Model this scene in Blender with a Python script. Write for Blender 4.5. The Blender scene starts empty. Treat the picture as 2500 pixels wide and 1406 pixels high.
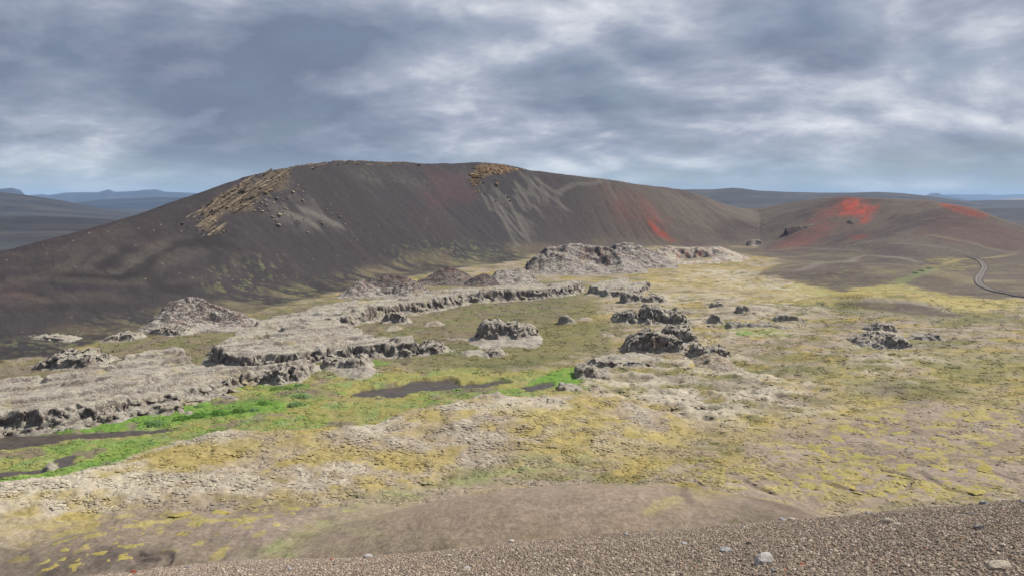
import bpy, bmesh, math, random
import numpy as np
from mathutils import Vector, Matrix

# ------------------------------------------------------------------ camera, sky, sun, exposure
S = bpy.context.scene
COL = S.collection
F = 1962.0                      # focal length in pixels of a 2500 px wide frame
CZ = 42.0                       # eye height above the basin floor
PITCH = math.atan((703 - 490) / F)
cam = bpy.data.cameras.new('camera')
cam.sensor_width = 36.0
cam.lens = 36.0 * F / 2500.0
cam.clip_start = 0.1
cam.clip_end = 80000.0
camo = bpy.data.objects.new('camera', cam)
COL.objects.link(camo)
camo.location = (0, 0, CZ)
camo.rotation_euler = (math.pi / 2 - PITCH, 0, 0)
S.camera = camo

SUN_AZ, SUN_EL = math.radians(66), math.radians(47)     # azimuth clockwise from +Y
sun_to = Vector((math.sin(SUN_AZ) * math.cos(SUN_EL), math.cos(SUN_AZ) * math.cos(SUN_EL), math.sin(SUN_EL)))
sl = bpy.data.lights.new('sun', 'SUN')
sl.energy = 4.5
sl.angle = math.radians(2.0)
sl.color = (1.0, 0.94, 0.86)
so = bpy.data.objects.new('sun', sl)
COL.objects.link(so)
so.rotation_euler = sun_to.to_track_quat('Z', 'Y').to_euler()

W = bpy.data.worlds.new('World')
S.world = W
W.use_nodes = True


def pix_dir(px, py):
    dx, dy = (px - 1250) / F, -(py - 703) / F
    c, s = math.cos(PITCH), math.sin(PITCH)
    return Vector((dx, c + dy * s, -s + dy * c)).normalized()


def build_world():
    nt = W.node_tree
    nt.nodes.clear()
    N = nt.nodes.new
    L = nt.links.new

    def math_(op, a, b=None, clamp=False):
        n = N('ShaderNodeMath'); n.operation = op; n.use_clamp = clamp
        for i, v in enumerate((a, b)):
            if v is None: continue
            if isinstance(v, (int, float)): n.inputs[i].default_value = v
            else: L(v, n.inputs[i])
        return n.outputs[0]

    out = N('ShaderNodeOutputWorld')
    bg = N('ShaderNodeBackground')
    L(bg.outputs[0], out.inputs[0])
    sky = N('ShaderNodeTexSky'); sky.sky_type = 'NISHITA'; sky.sun_disc = False
    sky.sun_elevation = SUN_EL; sky.sun_rotation = SUN_AZ
    tc = N('ShaderNodeTexCoord')
    sep = N('ShaderNodeSeparateXYZ'); L(tc.outputs['Generated'], sep.inputs[0])
    zc = math_('MAXIMUM', sep.outputs[2], 0.0)
    den = math_('ADD', zc, 0.30)
    u = math_('DIVIDE', sep.outputs[0], den)
    v = math_('DIVIDE', sep.outputs[1], den)
    cmb = N('ShaderNodeCombineXYZ'); L(u, cmb.inputs[0]); L(v, cmb.inputs[1])

    def noise(scale, det, rough, dist, off, sx=1.0, sy=1.0):
        mp = N('ShaderNodeMapping'); L(cmb.outputs[0], mp.inputs[0])
        mp.inputs['Location'].default_value = off
        mp.inputs['Scale'].default_value = (sx, sy, 1)
        n = N('ShaderNodeTexNoise'); L(mp.outputs[0], n.inputs['Vector'])
        n.inputs['Scale'].default_value = scale; n.inputs['Detail'].default_value = det
        n.inputs['Roughness'].default_value = rough; n.inputs['Distortion'].default_value = dist
        return n.outputs['Fac']

    n1 = noise(1.4, 14, 0.56, 0.2, (3.1, 7.7, 0.2), 0.9, 1.0)
    n1b = noise(1.4, 5, 0.52, 0.2, (3.1 + 0.02, 7.7 + 0.16, 0.2), 0.9, 1.0)
    n2 = noise(3.4, 10, 0.58, 0.3, (11.3, 2.9, 1.7), 0.9, 1.0)
    n2b = noise(3.4, 4, 0.5, 0.3, (11.3, 2.9 + 0.12, 1.7), 0.9, 1.0)
    n3 = noise(0.5, 4, 0.5, 0.1, (5.0, 1.0, 4.0), 0.8, 1.0)
    # thickness of the deck, plus the lit upper edge and the grey underside of each billow
    s = math_('ADD', math_('MULTIPLY', math_('SUBTRACT', n1, 0.5), 0.72), math_('MULTIPLY', math_('SUBTRACT', n2, 0.5), 0.32))
    s = math_('ADD', s, math_('MULTIPLY', math_('SUBTRACT', n1, n1b), 0.62))
    s = math_('ADD', s, math_('MULTIPLY', math_('SUBTRACT', n2, n2b), 0.32))
    s = math_('ADD', math_('ADD', math_('MULTIPLY', s, 0.96), 0.49), math_('MULTIPLY', math_('SUBTRACT', n3, 0.5), 0.3))

    def blob(px, py, width, amp):
        d = pix_dir(px, py)
        vm = N('ShaderNodeVectorMath'); vm.operation = 'DOT_PRODUCT'
        nv = N('ShaderNodeVectorMath'); nv.operation = 'NORMALIZE'
        L(tc.outputs['Generated'], nv.inputs[0])
        L(nv.outputs[0], vm.inputs[0]); vm.inputs[1].default_value = d
        c = math.cos(math.radians(width))
        mr = N('ShaderNodeMapRange'); mr.interpolation_type = 'SMOOTHSTEP'
        L(vm.outputs['Value'], mr.inputs[0])
        mr.inputs[1].default_value = c; mr.inputs[2].default_value = 1.0
        mr.inputs[3].default_value = 0.0; mr.inputs[4].default_value = amp
        return mr.outputs[0]

    for b in ((1980, 110, 9, 0.11), (1720, 175, 8, 0.07), (1250, 60, 13, 0.06), (2400, 150, 9, 0.05),
              (300, 180, 15, -0.05), (650, 250, 13, -0.07), (1850, 330, 10, -0.05), (120, 430, 9, 0.10), (1880, 10, 6, -0.08)):
        s = math_('ADD', s, blob(*b))
    ramp = N('ShaderNodeValToRGB'); L(s, ramp.inputs[0])
    e = ramp.color_ramp.elements
    e[0].position = 0.33; e[0].color = (0.114, 0.137, 0.196, 1)
    e[1].position = 0.76; e[1].color = (0.52, 0.53, 0.56, 1)
    m = e.new(0.46); m.color = (0.180, 0.206, 0.270, 1)
    m = e.new(0.57); m.color = (0.264, 0.287, 0.350, 1)
    # gaps of thinner cloud: a little of the clear sky shows through
    mixs = N('ShaderNodeMix'); mixs.data_type = 'RGBA'
    sk = N('ShaderNodeVectorMath'); sk.operation = 'SCALE'; L(sky.outputs[0], sk.inputs[0]); sk.inputs['Scale'].default_value = 0.055
    cov = N('ShaderNodeMapRange'); L(n2, cov.inputs[0])
    cov.inputs[1].default_value = 0.30; cov.inputs[2].default_value = 0.55
    cov.inputs[3].default_value = 0.74; cov.inputs[4].default_value = 1.0
    L(cov.outputs[0], mixs.inputs['Factor'])
    L(sk.outputs[0], mixs.inputs['A']); L(ramp.outputs[0], mixs.inputs['B'])
    # paler, bluer air near the horizon
    hz = N('ShaderNodeMix'); hz.data_type = 'RGBA'
    hf = N('ShaderNodeMapRange'); hf.interpolation_type = 'SMOOTHSTEP'; L(zc, hf.inputs[0])
    hf.inputs[1].default_value = 0.0; hf.inputs[2].default_value = 0.075
    hf.inputs[3].default_value = 0.55; hf.inputs[4].default_value = 0.0
    L(hf.outputs[0], hz.inputs['Factor']); L(mixs.outputs['Result'], hz.inputs['A'])
    hz.inputs['B'].default_value = (0.32, 0.41, 0.44, 1)
    L(hz.outputs['Result'], bg.inputs['Color'])
    bg.inputs['Strength'].default_value = 1.06


build_world()
S.view_settings.view_transform = 'Standard'
S.view_settings.look = 'None'
S.view_settings.exposure = 0.55
S.view_settings.gamma = 1.0
S.cycles.use_denoising = True
S.cycles.max_bounces = 6
S.cycles.diffuse_bounces = 2
S.cycles.glossy_bounces = 2
S.cycles.volume_bounces = 1
S.cycles.use_adaptive_sampling = False

# ------------------------------------------------------------------ noise and geometry helpers
rs = np.random.RandomState(7)
TAB = rs.rand(256, 256).astype(np.float32) * 2 - 1
TAB3 = rs.rand(32, 32, 32).astype(np.float32) * 2 - 1


def vn(x, y):
    xi = np.floor(x); yi = np.floor(y)
    xf = (x - xi).astype(np.float32); yf = (y - yi).astype(np.float32)
    xi = xi.astype(np.int32) & 255; yi = yi.astype(np.int32) & 255
    x1 = (xi + 1) & 255; y1 = (yi + 1) & 255
    u = xf * xf * (3 - 2 * xf); v = yf * yf * (3 - 2 * yf)
    a = TAB[xi, yi]; b = TAB[x1, yi]; c = TAB[xi, y1]; d = TAB[x1, y1]
    return a + u * (b - a) + v * (c - a) + u * v * (a - b - c + d)


def fbm(x, y, scale, octv=4, seed=0, gain=0.5):
    x = np.asarray(x) / scale + 17.3 * seed; y = np.asarray(y) / scale + 41.7 * seed
    r = 0; a = 1.0; t = 0
    for o in range(octv):
        r = r + a * vn(x, y); t += a; a *= gain
        x, y = (x * 1.62 - y * 1.21) + 5.2, (x * 1.21 + y * 1.62) + 1.3
    return r / t * 1.6


def ridged(x, y, scale, octv=3, seed=0):
    x = np.asarray(x) / scale + 13.1 * seed; y = np.asarray(y) / scale + 29.3 * seed
    r = 0; a = 1.0; t = 0
    for o in range(octv):
        r = r + a * (1 - 2 * np.abs(vn(x, y))); t += a; a *= 0.5
        x, y = (x * 1.62 - y * 1.21) + 5.2, (x * 1.21 + y * 1.62) + 1.3
    return r / t


def vn3(x, y, z):
    xi = np.floor(x); yi = np.floor(y); zi = np.floor(z)
    xf = x - xi; yf = y - yi; zf = z - zi
    xi = xi.astype(int) & 31; yi = yi.astype(int) & 31; zi = zi.astype(int) & 31
    x1 = (xi + 1) & 31; y1 = (yi + 1) & 31; z1 = (zi + 1) & 31
    u = xf * xf * (3 - 2 * xf); v = yf * yf * (3 - 2 * yf); w = zf * zf * (3 - 2 * zf)
    def L(a, b, t): return a + (b - a) * t
    return L(L(L(TAB3[xi, yi, zi], TAB3[x1, yi, zi], u), L(TAB3[xi, y1, zi], TAB3[x1, y1, zi], u), v),
             L(L(TAB3[xi, yi, z1], TAB3[x1, yi, z1], u), L(TAB3[xi, y1, z1], TAB3[x1, y1, z1], u), v), w)


def sst(a, b, x):
    t = np.clip((x - a) / (b - a), 0, 1)
    return t * t * (3 - 2 * t)


def seg_dist(x, y, P, vals=None):
    """distance to polyline P (n,2); with vals (n,k) also the values at the nearest point"""
    best = np.full(x.shape, 1e18, np.float32)
    bv = None if vals is None else np.zeros(x.shape + (vals.shape[1],), np.float32)
    for i in range(len(P) - 1):
        ax, ay = P[i]; bx, by = P[i + 1]
        ex, ey = bx - ax, by - ay
        t = np.clip(((x - ax) * ex + (y - ay) * ey) / (ex * ex + ey * ey + 1e-12), 0, 1)
        d = (x - ax - t * ex) ** 2 + (y - ay - t * ey) ** 2
        m = d < best
        best = np.where(m, d, best)
        if bv is not None:
            vv = vals[i][None] + (vals[i + 1] - vals[i])[None] * t[..., None]
            bv = np.where(m[..., None], vv, bv)
    return (np.sqrt(best), bv) if bv is not None else np.sqrt(best)


def inside(x, y, P):
    r = np.zeros(x.shape, bool)
    n = len(P)
    for i in range(n):
        ax, ay = P[i]; bx, by = P[(i + 1) % n]
        if ay == by: continue
        c = (ay > y) != (by > y)
        r ^= c & (x < (bx - ax) * (y - ay) / (by - ay) + ax)
    return r


def sdist(x, y, P):
    d = seg_dist(x, y, np.vstack([P, P[:1]]))
    return np.where(inside(x, y, P), d, -d)


def smooth_curve(P, k=6):
    P = np.asarray(P, float)
    Q = np.vstack([2 * P[0] - P[1], P, 2 * P[-1] - P[-2]])
    o = []
    for i in range(1, len(Q) - 2):
        a, b, c, d = Q[i - 1], Q[i], Q[i + 1], Q[i + 2]
        for j in range(k):
            t = j / k
            o.append(0.5 * (2 * b + (c - a) * t + (2 * a - 5 * b + 4 * c - d) * t * t + (3 * b - a - 3 * c + d) * t ** 3))
    o.append(P[-1])
    return np.array(o)


def at_y(px, py, Y):
    d = pix_dir(px, py); t = Y / d.y
    return np.array((d.x * t, Y, CZ + d.z * t))


def at_z(px, py, z=0.0):
    d = pix_dir(px, py); t = (z - CZ) / d.z
    return np.array((d.x * t, d.y * t, z))


def mesh_obj(name, verts, faces, mat=None, parent=None, smooth=True, col=None):
    me = bpy.data.meshes.new(name)
    verts = np.asarray(verts, np.float32); faces = np.asarray(faces, np.int32)
    k = faces.shape[1]
    me.vertices.add(len(verts)); me.vertices.foreach_set('co', verts.ravel())
    me.loops.add(faces.size); me.loops.foreach_set('vertex_index', faces.ravel())
    me.polygons.add(len(faces))
    me.polygons.foreach_set('loop_start', np.arange(0, faces.size, k, dtype=np.int32))
    if smooth: me.polygons.foreach_set('use_smooth', np.ones(len(faces), bool))
    if col is not None:
        ca = me.color_attributes.new('Col', 'FLOAT_COLOR', 'POINT')
        ca.data.foreach_set('color', np.asarray(col, np.float32).ravel())
    me.update(calc_edges=True)
    if mat: me.materials.append(mat)
    o = bpy.data.objects.new(name, me)
    COL.objects.link(o)
    if parent: o.parent = parent
    return o


def grid_faces(nr, nc):
    i = np.arange(nr * nc).reshape(nr, nc)
    return np.stack([i[:-1, :-1], i[:-1, 1:], i[1:, 1:], i[1:, :-1]], -1).reshape(-1, 4)


def keep(verts, faces, mask, col=None):
    f = faces[mask]
    used = np.unique(f)
    remap = np.full(len(verts), -1, np.int32); remap[used] = np.arange(len(used))
    return verts[used], remap[f], (None if col is None else col[used])


def tag(o, label, cat, group=None):
    o['label'] = label; o['category'] = cat
    if group: o['group'] = group
    return o


def struct(o):
    o['kind'] = 'structure'; return o


# ------------------------------------------------------------------ materials
class NT:
    def __init__(self, name):
        self.m = bpy.data.materials.new(name); self.m.use_nodes = True
        self.t = self.m.node_tree; self.t.nodes.clear()
        self.out = self.n('ShaderNodeOutputMaterial'); self.b = self.n('ShaderNodeBsdfPrincipled')
        self.l(self.b.outputs[0], self.out.inputs[0])
        self.b.inputs['Roughness'].default_value = 0.95
        self.b.inputs['Specular IOR Level'].default_value = 0.15
        g = self.n('ShaderNodeNewGeometry'); self.pos = g.outputs['Position']; self.nor = g.outputs['Normal']
    def n(self, t): return self.t.nodes.new(t)
    def l(self, a, b): self.t.links.new(a, b)
    def noise(self, scale, det=4, rough=0.55, vec=None, dist=0.0):
        k = self.n('ShaderNodeTexNoise'); self.l(vec or self.pos, k.inputs['Vector'])
        k.inputs['Scale'].default_value = scale; k.inputs['Detail'].default_value = det
        k.inputs['Roughness'].default_value = rough; k.inputs['Distortion'].default_value = dist
        return k.outputs['Fac']
    def scaled(self, s, vec=None):
        k = self.n('ShaderNodeMapping'); self.l(vec or self.pos, k.inputs[0]); k.inputs['Scale'].default_value = s
        return k.outputs[0]
    def math(self, op, a, b=None, clamp=False):
        k = self.n('ShaderNodeMath'); k.operation = op; k.use_clamp = clamp
        for i, v in enumerate((a, b)):
            if v is None: continue
            if isinstance(v, (int, float)): k.inputs[i].default_value = v
            else: self.l(v, k.inputs[i])
        return k.outputs[0]
    def rng(self, v, a, b, c=0.0, d=1.0, smooth=True):
        k = self.n('ShaderNodeMapRange')
        if smooth: k.interpolation_type = 'SMOOTHSTEP'
        self.l(v, k.inputs[0])
        for i, q in enumerate((a, b, c, d)): k.inputs[i + 1].default_value = q
        return k.outputs[0]
    def mix(self, f, a, b, blend='MIX'):
        k = self.n('ShaderNodeMix'); k.data_type = 'RGBA'; k.blend_type = blend
        for nm, v in (('Factor', f), ('A', a), ('B', b)):
            if isinstance(v, (int, float)): k.inputs[nm].default_value = v
            elif isinstance(v, tuple): k.inputs[nm].default_value = v + (1,) if len(v) == 3 else v
            else: self.l(v, k.inputs[nm])
        return k.outputs['Result']
    def scale(self, c, f):
        k = self.n('ShaderNodeVectorMath'); k.operation = 'SCALE'
        if isinstance(c, tuple): k.inputs[0].default_value = c
        else: self.l(c, k.inputs[0])
        if isinstance(f, (int, float)): k.inputs['Scale'].default_value = f
        else: self.l(f, k.inputs['Scale'])
        return k.outputs[0]
    def sep(self, v):
        k = self.n('ShaderNodeSeparateXYZ'); self.l(v, k.inputs[0]); return k.outputs
    def bump(self, h, strength=0.5, dist=0.2):
        k = self.n('ShaderNodeBump'); k.inputs['Strength'].default_value = strength
        k.inputs['Distance'].default_value = dist
        self.l(h, k.inputs['Height']); self.l(k.outputs[0], self.b.inputs['Normal'])
    def color(self, c):
        if isinstance(c, tuple): self.b.inputs['Base Color'].default_value = c + (1,)
        else: self.l(c, self.b.inputs['Base Color'])


def mat_ground():
    k = NT('ground_cover')
    a = k.n('ShaderNodeVertexColor'); a.layer_name = 'Col'
    c = a.outputs['Color']; sp = a.outputs['Alpha']
    nf = k.noise(1.6, 6, 0.65)
    nc = k.noise(0.35, 4, 0.6)
    c = k.scale(c, k.rng(nf, 0.28, 0.72, 0.68, 1.32, False))
    c = k.scale(c, k.rng(k.noise(4.5, 4, 0.65), 0.28, 0.72, 0.82, 1.18, False))
    c = k.scale(c, k.rng(nc, 0.3, 0.7, 0.86, 1.14, False))
    v = k.n('ShaderNodeTexVoronoi'); v.inputs['Scale'].default_value = 0.42; k.l(k.pos, v.inputs['Vector'])
    vc = k.sep(v.outputs['Color'])
    dot = k.math('MULTIPLY', k.rng(v.outputs['Distance'], 0.10, 0.22, 1, 0), k.math('LESS_THAN', vc[0], sp))
    c = k.mix(k.math('MULTIPLY', dot, 0.75), c, k.mix(vc[1], (0.13, 0.115, 0.09), (0.26, 0.215, 0.155)))
    k.color(c)
    k.bump(k.math('ADD', nf, k.math('MULTIPLY', k.noise(5.0, 3, 0.6), 0.4)), 0.55, 0.22)
    return k.m


def mat_lava(name, dark, pale, lo=0.45, hi=0.85, warm=(0.16, 0.085, 0.06), warm_amt=0.35, moss=(0.27, 0.21, 0.06), moss_amt=0.3):
    k = NT(name)
    nz = k.sep(k.nor)[2]
    n1 = k.noise(0.22, 4, 0.6); n2 = k.noise(1.1, 6, 0.68); n3 = k.noise(3.2, 4, 0.6)
    s = k.math('ADD', nz, k.math('MULTIPLY', k.math('SUBTRACT', n2, 0.5), 2.1))
    s = k.math('ADD', s, k.math('MULTIPLY', k.math('SUBTRACT', n3, 0.5), 1.3))
    s = k.math('ADD', s, k.math('MULTIPLY', k.math('SUBTRACT', n1, 0.5), 0.6))
    li = k.rng(s, lo, hi)
    dk = k.mix(k.math('MULTIPLY', k.rng(n1, 0.42, 0.62), warm_amt), dark, warm)
    dk = k.scale(dk, k.rng(n3, 0.3, 0.7, 0.55, 1.5, False))
    pl = k.mix(k.rng(n1, 0.35, 0.65), pale, tuple(v * 0.82 for v in pale))
    pl = k.scale(pl, k.rng(n3, 0.3, 0.7, 0.72, 1.25, False))
    pl = k.mix(k.math('MULTIPLY', k.rng(k.noise(0.13, 3, 0.6), 0.56, 0.7), moss_amt), pl, moss)
    c = k.mix(li, dk, pl)
    mp = k.n('ShaderNodeMapping'); k.l(k.pos, mp.inputs[0]); mp.inputs['Rotation'].default_value = (0, 0, math.radians(-49)); mp.inputs['Scale'].default_value = (0.28, 1.0, 1.0)
    n4 = k.noise(0.55, 8, 0.70, vec=mp.outputs[0])
    cr = k.rng(k.math('ABSOLUTE', k.math('SUBTRACT', n4, 0.5)), 0.0, 0.055, 1, 0)
    cr = k.math('MULTIPLY', cr, k.rng(k.noise(0.16, 3, 0.6), 0.38, 0.55, 0.25, 1.0))
    k.color(k.mix(cr, c, dk))
    k.bump(k.math('ADD', n2, k.math('MULTIPLY', n3, 0.5)), 0.8, 0.45)
    return k.m


def mat_rock(name, base, var=0.3, tint=None, scale=6.0, bump=0.02):
    k = NT(name)
    oi = k.n('ShaderNodeObjectInfo')
    tc = k.n('ShaderNodeTexCoord').outputs['Object']
    n = k.noise(scale, 5, 0.65, vec=tc)
    c = k.scale(base, k.rng(n, 0.3, 0.7, 0.6, 1.35, False))
    c = k.scale(c, k.rng(oi.outputs['Random'], 0, 1, 1 - var, 1 + var, False))
    if tint: c = k.mix(k.rng(k.noise(scale * 0.4, 3, 0.5, vec=tc), 0.45, 0.65), c, tint)
    k.color(c)
    k.bump(n, 0.6, bump)
    return k.m


def mat_plain(name, c):
    k = NT(name); n = k.noise(0.8, 4)
    k.color(k.scale(c, k.rng(n, 0.3, 0.7, 0.75, 1.25, False)))
    return k.m


M_GROUND = mat_ground()
LICHEN = (0.345, 0.318, 0.258)
M_LAVA = mat_lava('lichen_lava', (0.195, 0.172, 0.158), LICHEN, -0.25, 0.75)
M_SHELF = mat_lava('lichen_shelf_lava', (0.160, 0.140, 0.128), LICHEN, 0.05, 0.70, moss_amt=0.45)
M_CONE = mat_lava('scoria_cone', (0.062, 0.052, 0.050), (0.37, 0.34, 0.29), 0.58, 0.98, (0.11, 0.045, 0.035), 0.7)
M_CONED = mat_lava('dark_scoria_cone', (0.055, 0.046, 0.044), (0.32, 0.28, 0.23), 0.72, 1.35, (0.085, 0.040, 0.034), 0.7)
M_CONEP = mat_lava('pale_scoria_cone', (0.10, 0.085, 0.075), (0.45, 0.41, 0.33), 0.42, 0.92, (0.22, 0.06, 0.042), 0.9, moss_amt=0.15)
M_HEATH = mat_lava('heath_mound', (0.15, 0.115, 0.085), (0.36, 0.315, 0.245), 0.35, 0.95, (0.2, 0.13, 0.08), 0.5, moss_amt=0.6)

# ------------------------------------------------------------------ the crater rim and its foot
FOOT_PX = [(-500, 960), (-250, 915), (-100, 890), (0, 868), (130, 845), (260, 815), (400, 785), (600, 750), (830, 700), (1000, 664), (1200, 642),
           (1300, 628), (1450, 612), (1600, 606), (1750, 604), (1830, 606), (1900, 622), (2000, 640), (2150, 648), (2300, 650), (2420, 652),
           (2600, 658), (2900, 665), (3300, 672)]
RIM_PX = [(-700, 760, 235), (-350, 690, 262), (-150, 645, 282), (0, 606, 302), (120, 577, 316), (250, 543, 336), (350, 513, 358), (450, 480, 384), (600, 427, 430),
          (700, 404, 470), (800, 390, 518), (850, 386, 555), (930, 389, 600), (1000, 391, 640), (1100, 393, 690), (1200, 393, 724), (1300, 409, 752),
          (1380, 422, 768), (1450, 430, 783), (1560, 444, 808), (1640, 455, 830), (1700, 470, 846), (1750, 489, 862), (1800, 505, 874), (1850, 506, 878),
          (1900, 499, 866), (1960, 488, 838), (2050, 478, 795), (2120, 479, 772), (2200, 483, 748), (2280, 488, 722), (2350, 500, 695), (2420, 521, 668),
          (2500, 550, 645), (2650, 585, 620), (2900, 600, 600), (3300, 610, 600)]
FT = smooth_curve([at_z(px, py, 0)[:2] for px, py in FOOT_PX], 4)
RM = smooth_curve([at_y(*r) for r in RIM_PX], 4)
arc = np.concatenate([[0], np.cumsum(np.hypot(*np.diff(RM[:, :2], axis=0).T))])
CS = 4.0
GX = np.arange(-840, 844, CS, dtype=np.float32)
GY = np.arange(36, 1040, CS, dtype=np.float32)
gx, gy = np.meshgrid(GX, GY)
dR, vR = seg_dist(gx, gy, RM[:, :2], np.stack([RM[:, 2], arc], 1))
dF = seg_dist(gx, gy, FT)
ins = inside(gx, gy, np.vstack([FT, RM[::-1, :2]]))
sH = dF / (dF + dR + 1e-6)
prof = np.where(sH < 0.3, 0.3 * 0.55 * (sH / 0.3) ** 1.7, 0.165 + (sH - 0.3) / 0.7 * 0.835)
hillz = np.where(ins, vR[..., 0] * prof, np.where(dF < dR, 0.0, np.maximum(-7.0, vR[..., 0] - 0.42 * dR - 0.002 * dR * dR)))
sH = np.where(ins, sH, np.where(dF < dR, 0.0, 1.3))


def blur(a, n):
    for _ in range(n):
        p = np.pad(a, 1, mode='edge')
        a = (p[:-2, 1:-1] + p[2:, 1:-1] + p[1:-1, :-2] + p[1:-1, 2:] + 2 * p[1:-1, 1:-1]) / 6
    return a


hillz = blur(hillz, 3)
sHs = blur(sH, 2)
arcH = vR[..., 1]


def bil(A, x, y):
    fx = np.clip((x - GX[0]) / CS, 0, len(GX) - 1.001); fy = np.clip((y - GY[0]) / CS, 0, len(GY) - 1.001)
    ix = fx.astype(int); iy = fy.astype(int); u = fx - ix; v = fy - iy
    return (A[iy, ix] * (1 - u) * (1 - v) + A[iy, ix + 1] * u * (1 - v) + A[iy + 1, ix] * (1 - u) * v + A[iy + 1, ix + 1] * u * v)


BANK_PX = [(-300, 1215), (0, 1180), (150, 1152), (300, 1128), (360, 1098), (440, 1078), (560, 1052), (690, 1054), (760, 1048), (900, 1042), (960, 1018), (1060, 1002),
           (1120, 982), (1200, 962), (1280, 976), (1360, 972), (1440, 967), (1540, 975), (1640, 1000), (1760, 1040), (1700, 1120), (1400, 1140), (1200, 1150),
           (900, 1215), (640, 1240), (300, 1262), (0, 1330), (-300, 1380)]
BANK = np.array([at_z(px, py, 1.5)[:2] for px, py in BANK_PX])


def dome(x, y, cx, cy, rx, ry, h, p=1.0):
    q = ((x - cx) / rx) ** 2 + ((y - cy) / ry) ** 2
    return h * np.clip(1 - q, 0, 1) ** p


def Hbase(x, y):
    z = bil(hillz, x, y)
    s = bil(sHs, x, y)
    fl = 1 - sst(0.0, 0.25, s)
    z = z + fl * (0.7 * fbm(x, y, 60, 3, 1))
    # the bank of the near heath above the stream
    sd = np.full(x.shape, -50.0, np.float32)
    m = (y < 220) & (y > 70)
    ramp = np.zeros(x.shape, np.float32)
    if m.any():
        sd[m] = sdist(x[m], y[m], BANK)
        ramp[m] = sst(0.0, 30.0, seg_dist(x[m], y[m], BANK[19:]))
    z = z + 2.6 * sst(-2.0, 5.0, sd + 1.2 * fbm(x, y, 9, 3, 4)) * ramp
    # ash spur in front, low ash mounds on the right, apron waves
    z = z + dome(x, y, 14, 88, 40, 20, 8.4, 1.3) + dome(x, y, -22, 88, 40, 20, 2.0, 1.3)
    c = at_z(2190, 752, 0); z = z + dome(x, y, c[0], c[1] + 14, 34, 22, 4.5, 1.3)
    c = at_z(2150, 690, 0); z = z + dome(x, y, c[0], c[1] + 40, 75, 60, 7.0, 1.3)
    c = at_z(1850, 645, 0); z = z + dome(x, y, c[0], c[1] + 20, 60, 40, 3.0, 1.3)
    return z


STREAM_PX = [(-200, 1100), (0, 1064), (80, 1064), (250, 1054), (400, 1047), (425, 1052), (370, 1062), (200, 1070), (120, 1086), (60, 1092), (0, 1099), (-200, 1130)]
POND_PX = [(832, 971), (870, 956), (960, 946), (1000, 931), (1090, 928), (1125, 940), (1220, 930), (1242, 939), (1190, 952), (1105, 955), (1060, 963), (1000, 965), (975, 979), (900, 973)]
POND2_PX = [(1255, 949), (1350, 931), (1348, 944), (1290, 959)]
SIDE_PX = [(-200, 1180), (0, 1153), (125, 1143), (130, 1118), (175, 1112), (178, 1138), (100, 1154), (0, 1163), (-200, 1195)]
WPOLY = [np.array([at_z(px, py, -0.4)[:2] for px, py in P]) for P in (STREAM_PX, POND_PX, POND2_PX, SIDE_PX)]


def mud_mask(x, y):
    r = np.full(x.shape, -30.0, np.float32)
    m = (y > 90) & (y < 230) & (x < 30)
    if m.any():
        for P in WPOLY:
            r[m] = np.maximum(r[m], sdist(x[m], y[m], P))
    return r


def hits(pts):
    """photo pixels -> points on the terrain"""
    o = []
    Y = np.concatenate([np.arange(70, 300, 0.5), np.arange(300, 900, 1.0)])
    for px, py in pts:
        d = pix_dir(px, py); t = Y / d.y
        x = d.x * t; z = CZ + d.z * t
        g = z - Hbase(x, Y)
        k = np.argmax(g <= 0) if (g <= 0).any() else int(np.argmin(g))
        o.append((x[k], Y[k], z[k] - g[k]))
    return np.array(o)


def hit(px, py):
    return hits([(px, py)])[0]


# ------------------------------------------------------------------ terrain sheet
ROWS = []
y = 64.0
while y < 1030:
    ROWS.append(y)
    st = min(0.00092 * y * y / 42.0, 1.3)
    if y > 890: st = 6.0
    y += max(st, 0.2)
ROWS = np.array(ROWS, np.float32)
XN = np.linspace(-0.76, 0.76, 880).astype(np.float32)
Yg, XNg = np.meshgrid(ROWS, XN, indexing='ij')
Xg = XNg * Yg
sG = bil(sHs, Xg, Yg); aG = bil(arcH, Xg, Yg)
hb = Hbase(Xg, Yg)
mud = mud_mask(Xg, Yg) + 0.9 * fbm(Xg, Yg, 3.0, 3, 8)
floor_w = 1 - sst(0.02, 0.2, sG)
onbank = sdist(Xg, Yg, BANK)
hum = ridged(Xg * 0.8, Yg, 11.0, 4, 2)
humf = fbm(Xg, Yg, 2.2, 4, 3)
humL = fbm(Xg, Yg, 26, 3, 12)

# -------- colour zones (albedo), painted on the ground where they lie
ASH_SHADED = np.array((0.037, 0.0315, 0.032)); ASHB = np.array((0.100, 0.080, 0.064)); ASHP = np.array((0.047, 0.033, 0.035))  # hill ash darkened beyond its own tone to stand for cloud shade
OCH = np.array((0.275, 0.213, 0.080)); OLV = np.array((0.160, 0.150, 0.058)); YEL = np.array((0.33, 0.28, 0.080))
PINK = np.array((0.255, 0.208, 0.165)); PALE = np.array((0.37, 0.33, 0.255)); GRN = np.array((0.110, 0.205, 0.033)); GRN2 = np.array((0.185, 0.205, 0.068))
DGR = np.array((0.090, 0.100, 0.046)); MUDC = np.array((0.085, 0.068, 0.060)); EARTH = np.array((0.222, 0.176, 0.132)); RED = np.array((0.27, 0.044, 0.026))
TEAL = np.array((0.15, 0.24, 0.10))
C = np.zeros(Xg.shape + (3,), np.float32)


def lay(m, c, op=1.0):
    global C
    w = np.clip(m * op, 0, 1)[..., None]
    C = C * (1 - w) + np.asarray(c, np.float32) * w


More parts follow.
